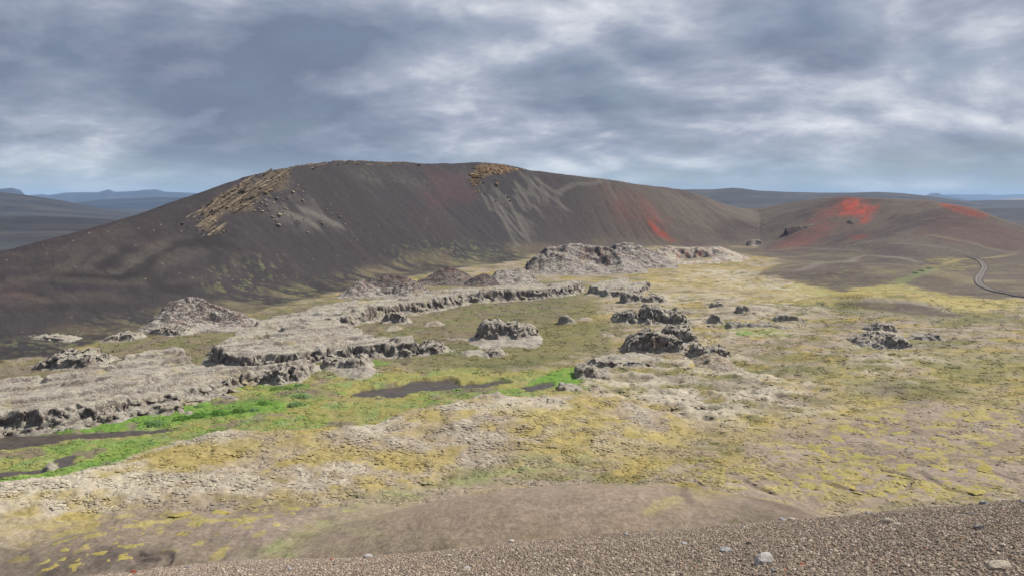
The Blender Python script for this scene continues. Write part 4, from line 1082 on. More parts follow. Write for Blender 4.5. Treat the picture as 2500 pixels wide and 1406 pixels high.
# ------------------------------------------------------------------ bedded tuff cliffs on the rim
def rock_mesh(name, seed, cuts=7, n=2, jag=0.12, squash=(1, 0.8, 0.65)):
    rg = random.Random(seed)
    bm = bmesh.new()
    bmesh.ops.create_icosphere(bm, subdivisions=n, radius=1.0)
    planes = []
    for _ in range(cuts):
        d = Vector((rg.gauss(0, 1), rg.gauss(0, 1), rg.gauss(0, 1))).normalized()
        planes.append((d, rg.uniform(0.55, 0.85)))
    for v in bm.verts:
        p = v.co.copy()
        for d, o_ in planes:
            t = p.dot(d)
            if t > o_: p -= d * (t - o_)
        k = 1 + jag * rg.uniform(-1, 1)
        v.co = Vector((p.x * squash[0] * k, p.y * squash[1] * k, p.z * squash[2] * k))
    me = bpy.data.meshes.new(name); bm.to_mesh(me); bm.free()
    return me


def slab_mesh(name, seed):
    rg = random.Random(seed)
    nu = 9
    vs, fs = [], []
    for i in range(nu + 1):
        u = i / nu * 2 - 1
        tp = 1 - 0.5 * abs(u) ** 3 * rg.uniform(0.3, 1)
        for (a, b) in ((-1, -1), (1, -1), (1, 1), (-1, 1)):
            vs.append((u + rg.uniform(-0.05, 0.05), a * (0.5 * tp + rg.uniform(-0.17, 0.12)), b * 0.5 + (rg.uniform(-0.42, 0.12) if b > 0 else 0)))
    for i in range(nu):
        for k in range(4):
            a = i * 4 + k; b = i * 4 + (k + 1) % 4
            fs.append((a, b, b + 4, a + 4))
    fs.append((3, 2, 1, 0)); e = nu * 4; fs.append((e, e + 1, e + 2, e + 3))
    me = bpy.data.meshes.new(name); me.from_pydata(vs, [], fs); me.update()
    return me


def mat_tuff(name, a, b):
    k = NT(name)
    oi = k.n('ShaderNodeObjectInfo')
    n = k.noise(0.9, 5, 0.65)
    st = k.noise(1.0, 4, 0.6, vec=k.scaled((0.35, 0.35, 2.6)))
    c = k.mix(k.rng(st, 0.35, 0.65), a, b)
    c = k.scale(c, k.rng(oi.outputs['Random'], 0, 1, 0.7, 1.25, False))
    c = k.scale(c, k.rng(n, 0.3, 0.7, 0.65, 1.3, False))
    k.color(c); k.bump(k.math('ADD', n, st), 0.9, 0.35)
    return k.m


SLABS = [slab_mesh('slab', 600 + i) for i in range(7)]
M_TUFF = mat_tuff('bedded_tuff', (0.185, 0.145, 0.098), (0.110, 0.088, 0.064))
M_TUFFY = mat_tuff('ochre_tuff', (0.33, 0.215, 0.10), (0.21, 0.135, 0.07))
M_TUFFD = mat_tuff('dark_tuff', (0.13, 0.10, 0.072), (0.085, 0.068, 0.055))
for m_ in SLABS: m_.materials.append(M_TUFF)


def px_inside(P, x, y):
    return bool(inside(np.array([x]), np.array([y]), np.array(P, float))[0])


def tuff(name, label, poly, ang, across, along, thick, depth, mat, seed, prot=(0.2, 1.3), bend=None, cat='cliff', blocks=10):
    rg = random.Random(seed)
    P = np.array(poly, float)
    c = P.mean(0)
    b0 = hit(*c)
    root = bpy.data.objects.new(name, None); root.location = b0; COL.objects.link(root)
    tag(root, label, cat)
    meshes = []
    for m_ in SLABS:
        q = m_.copy(); q.name = 'slab'; q.materials.clear(); q.materials.append(mat); meshes.append(q)
    R = np.hypot(*(P - c).T).max()
    n = 0
    for j in np.arange(-R, R, across):
        i0 = -R + rg.uniform(0, along)
        while i0 < R:
            ln = along * rg.choice((rg.uniform(0.3, 0.7), rg.uniform(0.7, 1.3), rg.uniform(1.3, 2.4)))
            i = i0 + ln / 2; i0 += ln * 0.93
            a0 = math.radians(ang)
            x = c[0] + i * math.cos(a0) + j * math.sin(a0); yy = c[1] - i * math.sin(a0) + j * math.cos(a0)
            if not px_inside(P, x, yy): continue
            a1 = math.radians(bend(x, yy)) if bend else a0
            a1 += math.radians(rg.gauss(0, 4))
            yy += rg.uniform(-0.35, 0.35) * across
            du = ln * 0.55
            h3 = hits([(x, yy), (x - du * math.cos(a1), yy + du * math.sin(a1)), (x + du * math.cos(a1), yy - du * math.sin(a1)), (x + 4 * math.sin(a1), yy + 4 * math.cos(a1))])
            if np.ptp(h3[:, 1]) > 90: continue
            u = Vector(h3[2] - h3[1]); L_ = u.length; u.normalize()
            v = Vector(h3[3] - h3[0]); v = (v - u * v.dot(u)).normalized()
            nn = u.cross(v)
            view = Vector((-h3[0][0], -h3[0][1], CZ - h3[0][2])).normalized()
            if nn.dot(view) < 0: nn = -nn
            nn = (nn * 0.55 + view * 0.45); nn = (nn - u * nn.dot(u)).normalized()
            v = nn.cross(u).normalized()
            D = math.hypot(*h3[0][:2]); mpp = D / F
            o = bpy.data.objects.new('slab', meshes[rg.randrange(len(meshes))])
            o.parent = root
            pr = rg.uniform(*prot)
            th = across * mpp * thick * rg.uniform(0.45, 1.05)
            mtx = Matrix((u, v, nn)).transposed().to_4x4()
            mtx.translation = Vector(h3[0]) + nn * (pr - depth * 0.5) - root.location
            o.matrix_basis = mtx @ Matrix.Diagonal((L_ * 0.5, th, depth, 1))
            COL.objects.link(o); n += 1
    rub = []
    for q in range(3):
        m_ = rock_mesh('block', seed + q * 3, 9, 2, 0.06, (1, 0.8, 0.6)); m_.materials.append(mat); rub.append(m_)
    low = sorted(poly, key=lambda q: -q[1])[:max(3, len(poly) // 2)]
    for q in range(blocks):
        a, b = rg.choice(low); x = a + rg.uniform(-14, 14); yy = b + rg.uniform(-4, 8)
        h0 = hit(x, yy); sz = rg.uniform(1.5, 4.0) * math.hypot(h0[0], h0[1]) / F
        o = bpy.data.objects.new('block', rg.choice(rub)); o.parent = root
        o.location = Vector(h0) - root.location + Vector((0, 0, sz * 0.3)); o.scale = (sz, sz * 0.9, sz * 0.8)
        o.rotation_euler = (rg.uniform(-0.5, 0.5), rg.uniform(-0.5, 0.5), rg.uniform(0, 6))
        COL.objects.link(o)
    return n


nS = tuff('tuff_cliff', 'thick tan cliff of tilted layered tuff on left shoulder of the dark hill',
     [(492, 512), (520, 490), (560, 462), (600, 440), (622, 452), (640, 430), (665, 418), (700, 420), (706, 432), (698, 455), (664, 474), (640, 478), (620, 492), (612, 515), (570, 517), (548, 520), (520, 535), (497, 535)],
     31, 5.4, 34, 0.95, 3.4, M_TUFF, 701, (0.0, 2.0), bend=lambda x, y: 31 + (0 if x > 560 else (560 - x) * 0.25))
nS += tuff('tuff_cliff', 'small fan of tan tuff layers below the thick cliff', [(482, 566), (496, 543), (510, 532), (524, 540), (538, 556), (540, 568), (510, 568)], 38, 5.2, 24, 0.9, 1.8, M_TUFF, 702, (0.1, 0.7))
nS += tuff('tuff_ledge', 'brown tuff ledges rising along skyline above the thick cliff', [(655, 416), (690, 404), (740, 394), (775, 392), (800, 404), (770, 412), (720, 414), (690, 424)], 14, 5.0, 24, 0.75, 1.5, M_TUFFD, 703, (-0.1, 0.5))
nS += tuff('tuff_ledge', 'dark tuff ledges along the highest part of the rim', [(818, 395), (850, 389), (930, 392), (1010, 398), (1012, 405), (940, 407), (860, 405), (825, 403)], -3, 4.6, 22, 0.75, 1.5, M_TUFFD, 704, (-0.1, 0.5))
nS += tuff('tuff_cliff', 'ochre yellow tuff outcrop high on middle of the crater wall', [(1160, 412), (1180, 403), (1215, 402), (1255, 412), (1262, 418), (1225, 426), (1185, 430), (1172, 436), (1164, 432)], -8, 5.4, 28, 1.0, 3.2, M_TUFFY, 705, (0.3, 1.5))
nS += tuff('tuff_fin', 'narrow ochre tuff fin hanging below the yellow outcrop', [(1146, 424), (1166, 418), (1168, 440), (1166, 458), (1158, 470), (1152, 450)], -10, 5.0, 14, 1.0, 2.8, M_TUFFY, 706, (0.3, 1.2))
nS += tuff('tuff_ledge', 'scattered flat tan ledges on outer flank left of the thick cliff', [(445, 545), (470, 522), (485, 505), (500, 520), (488, 540), (470, 556)], 30, 9, 22, 0.5, 1.2, M_TUFF, 707, (0.1, 0.4))

# ------------------------------------------------------------------ boulders on the ash slope
BOULD = [rock_mesh('boulder', 800 + i, 8, 2, 0.08, (1, 0.75, 0.6)) for i in range(6)]
M_BT = mat_rock('tan_boulder', (0.27, 0.22, 0.15), 0.25, None, 1.6, 0.3)
M_BY = mat_rock('ochre_boulder', (0.36, 0.235, 0.115), 0.25, None, 1.6, 0.3)
M_BD = mat_rock('dark_boulder', (0.07, 0.062, 0.06), 0.25, None, 1.6, 0.3)
BY = [m_.copy() for m_ in BOULD[:3]]; BDk = [m_.copy() for m_ in BOULD[:3]]
for m_ in BOULD: m_.materials.append(M_BT)
for m_ in BY: m_.materials.append(M_BY)
for m_ in BDk: m_.materials.append(M_BD)
rg = random.Random(5)


def boulder(px, py, wpx, meshes, label, group, cat='boulder', sink=0.25):
    p = hit(px, py)
    s = wpx * math.hypot(p[0], p[1]) / F * 0.5
    o = bpy.data.objects.new('boulder', rg.choice(meshes))
    o.location = (p[0], p[1], p[2] + s * (0.6 - sink))
    o.scale = (s, s * rg.uniform(0.8, 1.1), s * rg.uniform(0.8, 1.1))
    o.rotation_euler = (rg.uniform(-0.3, 0.3), rg.uniform(-0.3, 0.3), rg.uniform(-0.6, 0.6))
    COL.objects.link(o); tag(o, label, cat, group)


GT = 'tan boulders fallen below the layered cliff'
for b_, lab in (((679, 554, 14), 'largest pale boulder lying lowest below the layered cliff'), ((664, 534, 11), 'rounded grey tan boulder left of the split boulder below cliff'),
            ((682, 530, 17), 'split tan boulder under the middle of the scree'), ((673, 541, 9), 'small boulder touching below the split tan boulder'),
            ((828, 525, 10), 'pointed pale boulder farthest right on the scree'), ((829, 534, 8), 'flat pale boulder just under the pointed one'),
            ((788, 549, 8), 'pale slab boulder low on right of scree'), ((806, 559, 7), 'small pale boulder lowest right of the scree'),
            ((752, 571, 7), 'lone small pale boulder at bottom of the scree'), ((740, 493, 9), 'pale upright boulder on the middle scree'),
            ((715, 472, 11), 'dark tan boulder high on the scree right of the cliff'), ((905, 575, 6), 'lone pale stone on the dark wall right of the scree')):
    boulder(*b_, BOULD, lab, GT)
for px, py, wp in ((620, 520, 8), (632, 512, 7), (640, 518, 8), (650, 505, 9), (655, 517, 7), (668, 500, 8), (676, 487, 10), (690, 492, 8), (694, 510, 7), (700, 515, 7), (704, 487, 7), (708, 483, 6), (722, 466, 6), (730, 467, 6),
                   (740, 470, 6), (750, 472, 5), (728, 454, 6), (715, 449, 5), (765, 491, 5), (765, 501, 4), (797, 515, 6), (808, 525, 5), (843, 550, 6), (853, 548, 5), (742, 539, 5), (727, 540, 5), (713, 528, 6), (693, 525, 6), (684, 513, 5),
                   (640, 500, 7), (648, 492, 8), (660, 484, 7), (686, 475, 6), (636, 505, 6), (878, 417, 4), (872, 439, 4), (1100, 537, 4), (1086, 524, 4), (1071, 524, 4)):
    boulder(px, py, wp, BOULD, 'small tan stone scattered on the ash scree below the layered cliff', 'small tan stones on the scree')
for b_, lab in (((1213, 453, 13), 'ochre boulder on scree below the yellow outcrop'), ((1212, 493, 8), 'small ochre boulder lower on the middle scree'), ((1211, 441, 5), 'tiny ochre stone right under the yellow outcrop')):
    boulder(*b_, BY, lab, 'ochre boulders on the middle scree')
for b_, lab in (((1183, 477, 7), 'dark boulder left on the middle scree'), ((1240, 484, 7), 'dark boulder right on the middle scree'), ((1245, 492, 6), 'grey boulder below the right dark boulder'), ((1181, 447, 7), 'dark stone at top of the middle scree'),
                ((888, 634, 6), 'lone dark boulder at foot of the dark wall')):
    boulder(*b_, BDk, lab, 'dark boulders on the crater wall')
for nm, lab, sil, bp, dep, mt, sd_, hol in (
        ('rubble_ring', 'ring of grey rubble in gully between the two hills', [(1822, 600), (1830, 588), (1838, 584), (1848, 583), (1858, 586), (1868, 600)], 602, 14, M_CONE, 521, (1848, 5, 4)),
        ('dark_crag', 'dark jagged crag rib below the red patch on right hill', [(1915, 558), (1935, 553), (1955, 550), (1975, 549), (1990, 545), (2010, 547), (2028, 552), (2035, 556)], 557, 8, M_CONED, 525, None),
        ('dark_crag', 'small dark crag inside the red patch on right hill', [(2066, 546), (2078, 537), (2092, 536), (2106, 546)], 547, 10, M_CONED, 529, None)):
    outcrop(nm, lab, 'crag', sil, bp, dep, mt, sd_, 'cone', 0.9, hollow=hol)

# ------------------------------------------------------------------ track
def mat_road():
    k = NT('gravel_track')
    a = k.n('ShaderNodeVertexColor'); a.layer_name = 'Col'
    n = k.noise(0.7, 5, 0.6)
    k.color(k.scale(a.outputs['Color'], k.rng(n, 0.3, 0.7, 0.8, 1.2, False)))
    k.bump(n, 0.4, 0.15)
    return k.m


RPX = [(2366, 627), (2384, 633), (2398, 642), (2404, 654), (2398, 666), (2391, 677), (2389, 688), (2399, 699), (2420, 709), (2455, 717), (2500, 726), (2600, 745), (2760, 775)]
RC = smooth_curve(hits(RPX)[:, :2], 10)
tg = np.gradient(RC, axis=0); tg /= np.linalg.norm(tg, axis=1)[:, None]
nr = np.stack([-tg[:, 1], tg[:, 0]], 1)
prof_r = [(-5.2, -0.25, (0.082, 0.071, 0.063)), (-4.4, 0.30, (0.082, 0.071, 0.063)), (-3.7, 0.45, (0.082, 0.071, 0.063)), (-3.0, 0.12, (0.12, 0.104, 0.092)), (-2.0, 0.06, (0.165, 0.148, 0.132)), (-1.2, 0.10, (0.145, 0.128, 0.113)),
          (-0.4, 0.16, (0.10, 0.088, 0.08)), (0.4, 0.16, (0.10, 0.088, 0.08)), (1.2, 0.10, (0.145, 0.128, 0.113)), (2.0, 0.06, (0.165, 0.148, 0.132)), (3.0, 0.12, (0.12, 0.104, 0.092)), (3.7, 0.5, (0.082, 0.071, 0.063)), (4.4, 0.4, (0.082, 0.071, 0.063)), (5.2, -0.25, (0.07, 0.06, 0.055))]
vs, cs = [], []
for i in range(len(RC)):
    zc_ = float(ground(np.array([RC[i, 0]]), np.array([RC[i, 1]]))[0])
    for off, dz, c_ in prof_r:
        q = RC[i] + nr[i] * off * 0.46
        zq = float(ground(np.array([q[0]]), np.array([q[1]]))[0])
        vs.append((q[0], q[1], max(zq, zc_ * 0.5 + zq * 0.5) + dz + 0.12)); cs.append(c_ + (1,))
struct(mesh_obj('gravel_road', vs, grid_faces(len(RC), len(prof_r)), mat_road(), col=cs))

# ------------------------------------------------------------------ low green plants
def mat_leaf(name, c, c2):
    k = NT(name)
    oi = k.n('ShaderNodeObjectInfo'); n = k.noise(1.8, 3)
    k.color(k.scale(k.mix(k.rng(n, 0.35, 0.65), c, c2), k.rng(oi.outputs['Random'], 0, 1, 0.8, 1.2, False)))
    k.b.inputs['Roughness'].default_value = 0.7
    return k.m


M_LEAF = mat_leaf('leaf_green', (0.06, 0.17, 0.02), (0.11, 0.25, 0.03))
M_LEAFB = mat_leaf('leaf_blue_green', (0.09, 0.19, 0.07), (0.16, 0.27, 0.11))


def leaf_mesh(name, seed, mat, n=420):
    r_ = np.random.RandomState(seed)
    th = r_.rand(n) * 2 * math.pi; rad = np.sqrt(r_.rand(n)); hgt = (1 - rad ** 2) ** 0.6 * r_.uniform(0.55, 1.05, n)
    c = np.stack([rad * np.cos(th) * (1 + 0.2 * np.sin(3 * th + seed)), rad * np.sin(th), hgt * 0.55], 1)
    a = r_.normal(size=(n, 3)); a[:, 2] *= 0.5; a /= np.linalg.norm(a, axis=1)[:, None]
    b = np.cross(a, r_.normal(size=(n, 3)) * 0.4 + np.array([0, 0, 1])); b /= np.linalg.norm(b, axis=1)[:, None]
    s = r_.uniform(0.05, 0.11, n)[:, None]
    V_ = np.stack([c - a * s, c + b * s * 0.6, c + a * s, c - b * s * 0.6], 1).reshape(-1, 3)
    me = bpy.data.meshes.new(name)
    me.from_pydata(V_.tolist(), [], np.arange(n * 4).reshape(n, 4).tolist()); me.update(); me.materials.append(mat)
    return me


LG = [leaf_mesh('leaves', 900 + i, M_LEAF) for i in range(3)]
LB = [leaf_mesh('leaves', 910 + i, M_LEAFB) for i in range(3)]
def stalk_mesh():
    bm = bmesh.new()
    bmesh.ops.create_cone(bm, segments=5, radius1=0.035, radius2=0.02, depth=1.0, matrix=Matrix.Translation((0, 0, 0.5)))
    me = bpy.data.meshes.new('flower_stem'); bm.to_mesh(me); bm.free()
    me.materials.append(mat_leaf('flower_stem', (0.20, 0.27, 0.08), (0.30, 0.33, 0.13)))
    return me


STALK = stalk_mesh()
bm = bmesh.new(); bmesh.ops.create_icosphere(bm, subdivisions=1, radius=0.12, matrix=Matrix.Translation((0, 0, 1.0)) @ Matrix.Diagonal((1, 1, 0.5, 1)))
HEAD = bpy.data.meshes.new('flower_head'); bm.to_mesh(HEAD); bm.free()
HEAD.materials.append(mat_leaf('flower_head', (0.26, 0.32, 0.10), (0.38, 0.40, 0.17)))
PL = [(372, 1040, 56, LB, 'round blue green plant clump jutting over the stream'), (40, 1048, 40, LB, 'pale green plant clump at far left of stream bank'), (115, 1050, 50, LG, 'bright green plant clump left on the stream bank'),
      (440, 1028, 44, LG, 'bright green plant clump right of the round blue clump'), (480, 1022, 50, LG, 'leafy green clump in middle of the stream hedge'), (530, 1016, 56, LG, 'large leafy green clump of the stream hedge'),
      (580, 1010, 50, LG, 'leafy green clump near right end of the stream hedge'), (618, 1006, 36, LB, 'blue green clump ending the stream hedge'), (640, 990, 40, LG, 'green clump with pale flower stems above the hedge'), (480, 996, 28, LB, 'small mint green clump under the lava ledge'),
      (730, 946, 32, LB, 'low mint clump below the small cave block'), (702, 950, 30, LG, 'green clump left of the mint clump'), (670, 953, 30, LG, 'leftmost clump of three below brown lava heap'), (720, 995, 50, LB, 'mint green mat beside pale stone hummock'), (735, 975, 50, LB, 'mint green mat above the stone hummock'),
      (2236, 668, 20, LG, 'green bush at lower end of gully line by the road'), (2250, 663, 18, LB, 'pale bush second in the gully line by the road'), (2268, 657, 16, LB, 'upper yellowish bush of the gully line by the road'), (2496, 611, 8, LG, 'tiny green bush at right edge below the cinder hill')]
for px, py, wp, ms, lab in PL:
    p = hit(px, py); s = wp * math.hypot(p[0], p[1]) / F * 0.48
    root = bpy.data.objects.new('leafy_plant', None); COL.objects.link(root)
    root.location = (p[0], p[1] + s * 0.5, float(ground(np.array([p[0]]), np.array([p[1]]))[0]) - 0.12)
    root.rotation_euler = (0, 0, rg.uniform(-0.5, 0.5))
    fo = bpy.data.objects.new('foliage', rg.choice(ms)); fo.parent = root; fo.scale = (s, s * 0.8, s * 0.8); COL.objects.link(fo)
    for q in range(5):
        st_ = bpy.data.objects.new('flower_stem', STALK); st_.parent = root
        st_.location = (rg.uniform(-0.6, 0.6) * s, rg.uniform(-0.5, 0.5) * s, 0.1)
        st_.rotation_euler = (rg.uniform(-0.15, 0.15), rg.uniform(-0.15, 0.15), 0); k_ = s * rg.uniform(0.5, 0.8); st_.scale = (k_, k_, k_)
        COL.objects.link(st_)
        hd = bpy.data.objects.new('flower_head', HEAD); hd.parent = st_; COL.objects.link(hd)
    tag(root, lab, 'plant', 'leafy plants along the stream and gully')

# ------------------------------------------------------------------ yellow moss cushions on the bare flats
def cushion_mesh(name, seed, mat):
    r_ = random.Random(seed)
    nr_, na = 4, 22
    vs_ = [(0, 0, 1.0)]
    ph = [r_.uniform(0, 6.28) for _ in range(4)]
    for i in range(1, nr_ + 1):
        q = i / nr_
        for a in range(na):
            t = a / na * 2 * math.pi
            rr_ = q * (1 + 0.22 * math.sin(2 * t + ph[0]) + 0.16 * math.sin(3 * t + ph[1]) + 0.12 * math.sin(5 * t + ph[2]) + 0.10 * math.sin(8 * t + ph[3]) + r_.uniform(-0.07, 0.07))
            vs_.append((rr_ * math.cos(t), rr_ * math.sin(t), (1 - q ** 2.2) * r_.uniform(0.8, 1.1) - (0.25 if i == nr_ else 0)))
    fs_ = [(0, 1 + a, 1 + (a + 1) % na) for a in range(na)]
    for i in range(nr_ - 1):
        for a in range(na):
            p0 = 1 + i * na + a; p1 = 1 + i * na + (a + 1) % na
            fs_.append((p0, p0 + na, p1 + na, p1))
    me = bpy.data.meshes.new(name); me.from_pydata(vs_, [], fs_); me.update()
    me.polygons.foreach_set('use_smooth', [True] * len(me.polygons)); me.materials.append(mat)
    return me


def mat_moss():
    k = NT('yellow_moss')
    oi = k.n('ShaderNodeObjectInfo'); n = k.noise(2.4, 5, 0.65)
    c = k.mix(k.rng(oi.outputs['Random'], 0.0, 1.0, 0, 1, False), (0.30, 0.242, 0.070), (0.265, 0.245, 0.085))
    k.color(k.scale(c, k.rng(n, 0.3, 0.7, 0.65, 1.25, False))); k.bump(n, 0.7, 0.12)
    return k.m


M_MOSS = mat_moss()
CU = [cushion_mesh('moss_cushion', 950 + i, M_MOSS) for i in range(8)]
rc = random.Random(77)
RF = [(1960, 1100), (2060, 1025), (2200, 996), (2380, 990), (2500, 1010), (2500, 1060), (2400, 1090), (2420, 1150), (2480, 1195), (2300, 1215), (2100, 1200), (1900, 1180)]
LF = [(60, 1340), (250, 1285), (420, 1262), (700, 1225), (760, 1240), (700, 1290), (560, 1310), (420, 1330), (300, 1380), (120, 1400)]
n_c = 0
for poly, cnt, lab, grp, wr in ((RF, 330, 'small yellow moss cushion dotted over the brown flat at right', 'yellow moss cushions on the right flat', (10, 42)),
                                (LF, 75, 'yellow moss cushion on the bare brown ground at lower left', 'yellow moss cushions at lower left', (10, 42))):
    P = np.array(poly, float); k_ = 0
    placed = []
    while k_ < cnt:
        x = rc.uniform(P[:, 0].min(), P[:, 0].max()); yy = rc.uniform(P[:, 1].min(), P[:, 1].max())
        if not px_inside(P, x, yy): continue
        wp = wr[0] + (wr[1] - wr[0]) * rc.random() ** 2.2
        k_ += 1
        p = at_z(x, yy, 0.3); s = wp * p[1] / F * 0.5
        if any((p[0] - a) ** 2 + (p[1] - b) ** 2 < (0.7 * (s + t)) ** 2 for a, b, t in placed): continue
        placed.append((p[0], p[1], s))
        o = bpy.data.objects.new('moss_cushion', CU[rc.randrange(8)])
        gz_ = float(ground(np.array([p[0]]), np.array([p[1]]))[0])
        gx_ = float(ground(np.array([p[0] + 0.8]), np.array([p[1]]))[0] - ground(np.array([p[0] - 0.8]), np.array([p[1]]))[0]) / 1.6
        gy_ = float(ground(np.array([p[0]]), np.array([p[1] + 0.8]))[0] - ground(np.array([p[0]]), np.array([p[1] - 0.8]))[0]) / 1.6
        o.location = (p[0], p[1], gz_ - 0.03); o.scale = (s, s * rc.uniform(0.8, 1.5), min(0.13, 0.06 + s * 0.05))
        o.rotation_mode = 'QUATERNION'
        o.rotation_quaternion = Vector((-gx_, -gy_, 1)).to_track_quat('Z', 'Y') @ Matrix.Rotation(rc.uniform(0, 6.28), 3, 'Z').to_quaternion()
        COL.objects.link(o); tag(o, lab, 'moss', grp)

# ------------------------------------------------------------------ the gravel slope underfoot
def slope_z(x, y):
    return CZ - 1.6 - 0.303 * y + 0.086 * x - 0.003 * y * np.abs(y) + 0.05 * fbm(x, y, 2.5, 3, 140) + 0.12 * fbm(x, y, 7, 2, 141) * sst(4, 8, np.abs(y))


def mat_gravel():
    k = NT('gravel_bed')
    v = k.n('ShaderNodeTexVoronoi'); v.inputs['Scale'].default_value = 55.0; k.l(k.pos, v.inputs['Vector'])
    vc = k.sep(v.outputs['Color'])
    c = k.mix(vc[0], (0.175, 0.142, 0.112), (0.37, 0.305, 0.24))
    c = k.mix(k.math('MULTIPLY', k.math('GREATER_THAN', vc[1], 0.93), 0.6), c, (0.26, 0.09, 0.05))
    c = k.scale(c, k.rng(k.noise(0.5, 4), 0.3, 0.7, 0.8, 1.2, False))
    k.color(c)
    k.bump(k.math('SUBTRACT', 1.0, v.outputs['Distance']), 1.0, 0.02)
    return k.m


ys_ = np.concatenate([np.arange(-14, 5, 0.8), np.arange(5, 26, 0.10), np.arange(26, 110, 1.2)]).astype(np.float32)
xs_ = np.concatenate([np.arange(-70, -14, 2.0), np.arange(-14, 20, 0.14), np.arange(20, 90, 2.0)]).astype(np.float32)
xg, yg = np.meshgrid(xs_, ys_)
slo = struct(mesh_obj('gravel_slope', np.stack([xg, yg, slope_z(xg, yg)], -1).reshape(-1, 3), grid_faces(*xg.shape), mat_gravel()))


def slope_hit(px, py):
    d = pix_dir(px, py); t = np.arange(4, 40, 0.02)
    x, y_, z_ = d.x * t, d.y * t, CZ + d.z * t
    g = z_ - slope_z(x, y_)
    k_ = int(np.argmax(g <= 0)) if (g <= 0).any() else int(np.argmin(g))
    return x[k_], y_[k_], z_[k_] - g[k_]


def mat_pebble():
    k = NT('pebble')
    oi = k.n('ShaderNodeObjectInfo')
    r = oi.outputs['Random']
    rp = k.n('ShaderNodeValToRGB'); k.l(r, rp.inputs[0])
    e = rp.color_ramp.elements
    e[0].position = 0.0; e[0].color = (0.15, 0.122, 0.098, 1)
    e[1].position = 1.0; e[1].color = (0.58, 0.50, 0.39, 1)
    for p_, c_ in ((0.35, (0.215, 0.170, 0.130)), (0.7, (0.305, 0.242, 0.185)), (0.88, (0.40, 0.335, 0.265)), (0.925, (0.36, 0.30, 0.24)), (0.935, (0.25, 0.11, 0.07)), (0.942, (0.34, 0.25, 0.14)), (0.955, (0.30, 0.28, 0.26))):
        q = e.new(p_); q.color = c_ + (1,)
    k.color(rp.outputs[0]); return k.m


def gravel():
    # loose gravel: real stones scattered over the visible part of the slope
    P = [(-14, 6), (20, 6), (20, 26), (-14, 26)]
    ys2 = np.arange(5.5, 26, 0.25); xs2 = np.arange(-14, 20, 0.25)
    a, b = np.meshgrid(xs2, ys2)
    f_ = grid_faces(*a.shape)
    m = (np.abs(a) < 0.74 * b + 1.0).ravel()[f_].all(1)
    v2, f2, _ = keep(np.stack([a, b, slope_z(a, b) + 0.004], -1).reshape(-1, 3), f_, m)
    o = mesh_obj('loose_gravel', v2, f2, mat_pebble())
    o['kind'] = 'stuff'
    ng = bpy.data.node_groups.new('loose_gravel', 'GeometryNodeTree')
    ng.interface.new_socket('Geometry', in_out='INPUT', socket_type='NodeSocketGeometry')
    ng.interface.new_socket('Geometry', in_out='OUTPUT', socket_type='NodeSocketGeometry')
    N = ng.nodes.new; L = ng.links.new
    gi = N('NodeGroupInput'); go = N('NodeGroupOutput')
    dp = N('GeometryNodeDistributePointsOnFaces'); dp.inputs['Density'].default_value = 1200
    L(gi.outputs[0], dp.inputs['Mesh'])
    jn = N('GeometryNodeJoinGeometry')
    for i in range(5):
        ic = N('GeometryNodeMeshIcoSphere'); ic.inputs['Radius'].default_value = 1.0; ic.inputs['Subdivisions'].default_value = 2 if i < 2 else 1
        sp_ = N('GeometryNodeSetPosition'); L(ic.outputs[0], sp_.inputs['Geometry'])
        nz = N('ShaderNodeTexNoise'); nz.noise_dimensions = '4D'; nz.inputs['W'].default_value = i * 3.7; nz.inputs['Scale'].default_value = 1.1
        sb = N('ShaderNodeVectorMath'); sb.operation = 'SUBTRACT'; L(nz.outputs['Color'], sb.inputs[0]); sb.inputs[1].default_value = (0.5, 0.5, 0.5)
        sc2 = N('ShaderNodeVectorMath'); sc2.operation = 'SCALE'; L(sb.outputs[0], sc2.inputs[0]); sc2.inputs['Scale'].default_value = 1.7
        L(sc2.outputs[0], sp_.inputs['Offset'])
        sm = N('GeometryNodeSetMaterial'); L(sp_.outputs[0], sm.inputs[0]); sm.inputs['Material'].default_value = o.data.materials[0]
        g2i = N('GeometryNodeGeometryToInstance'); L(sm.outputs[0], g2i.inputs[0])
        L(g2i.outputs[0], jn.inputs[0])
    ip = N('GeometryNodeInstanceOnPoints'); L(dp.outputs['Points'], ip.inputs['Points']); L(jn.outputs[0], ip.inputs['Instance'])
    ip.inputs['Pick Instance'].default_value = True
    rr_ = N('FunctionNodeRandomValue'); rr_.data_type = 'FLOAT_VECTOR'; rr_.inputs[0].default_value = (0, 0, 0); rr_.inputs[1].default_value = (6.3, 6.3, 6.3)
    L(rr_.outputs[0], ip.inputs['Rotation'])
    r1 = N('FunctionNodeRandomValue'); r1.data_type = 'FLOAT'; r1.inputs['Seed'].default_value = 4
    fl_ = [s_ for s_ in r1.inputs if s_.type == 'VALUE']
    fl_[0].default_value = 0.0; fl_[1].default_value = 1.0
    pw = N('ShaderNodeMath'); pw.operation = 'POWER'; L([s_ for s_ in r1.outputs if s_.type == 'VALUE'][0], pw.inputs[0]); pw.inputs[1].default_value = 7.0
    mr = N('ShaderNodeMapRange'); L(pw.outputs[0], mr.inputs[0]); mr.inputs[3].default_value = 0.0055; mr.inputs[4].default_value = 0.030
    L(mr.outputs[0], ip.inputs['Scale'])
    L(ip.outputs[0], go.inputs[0])
    md = o.modifiers.new('scatter', 'NODES'); md.node_group = ng
    return o


gravel()

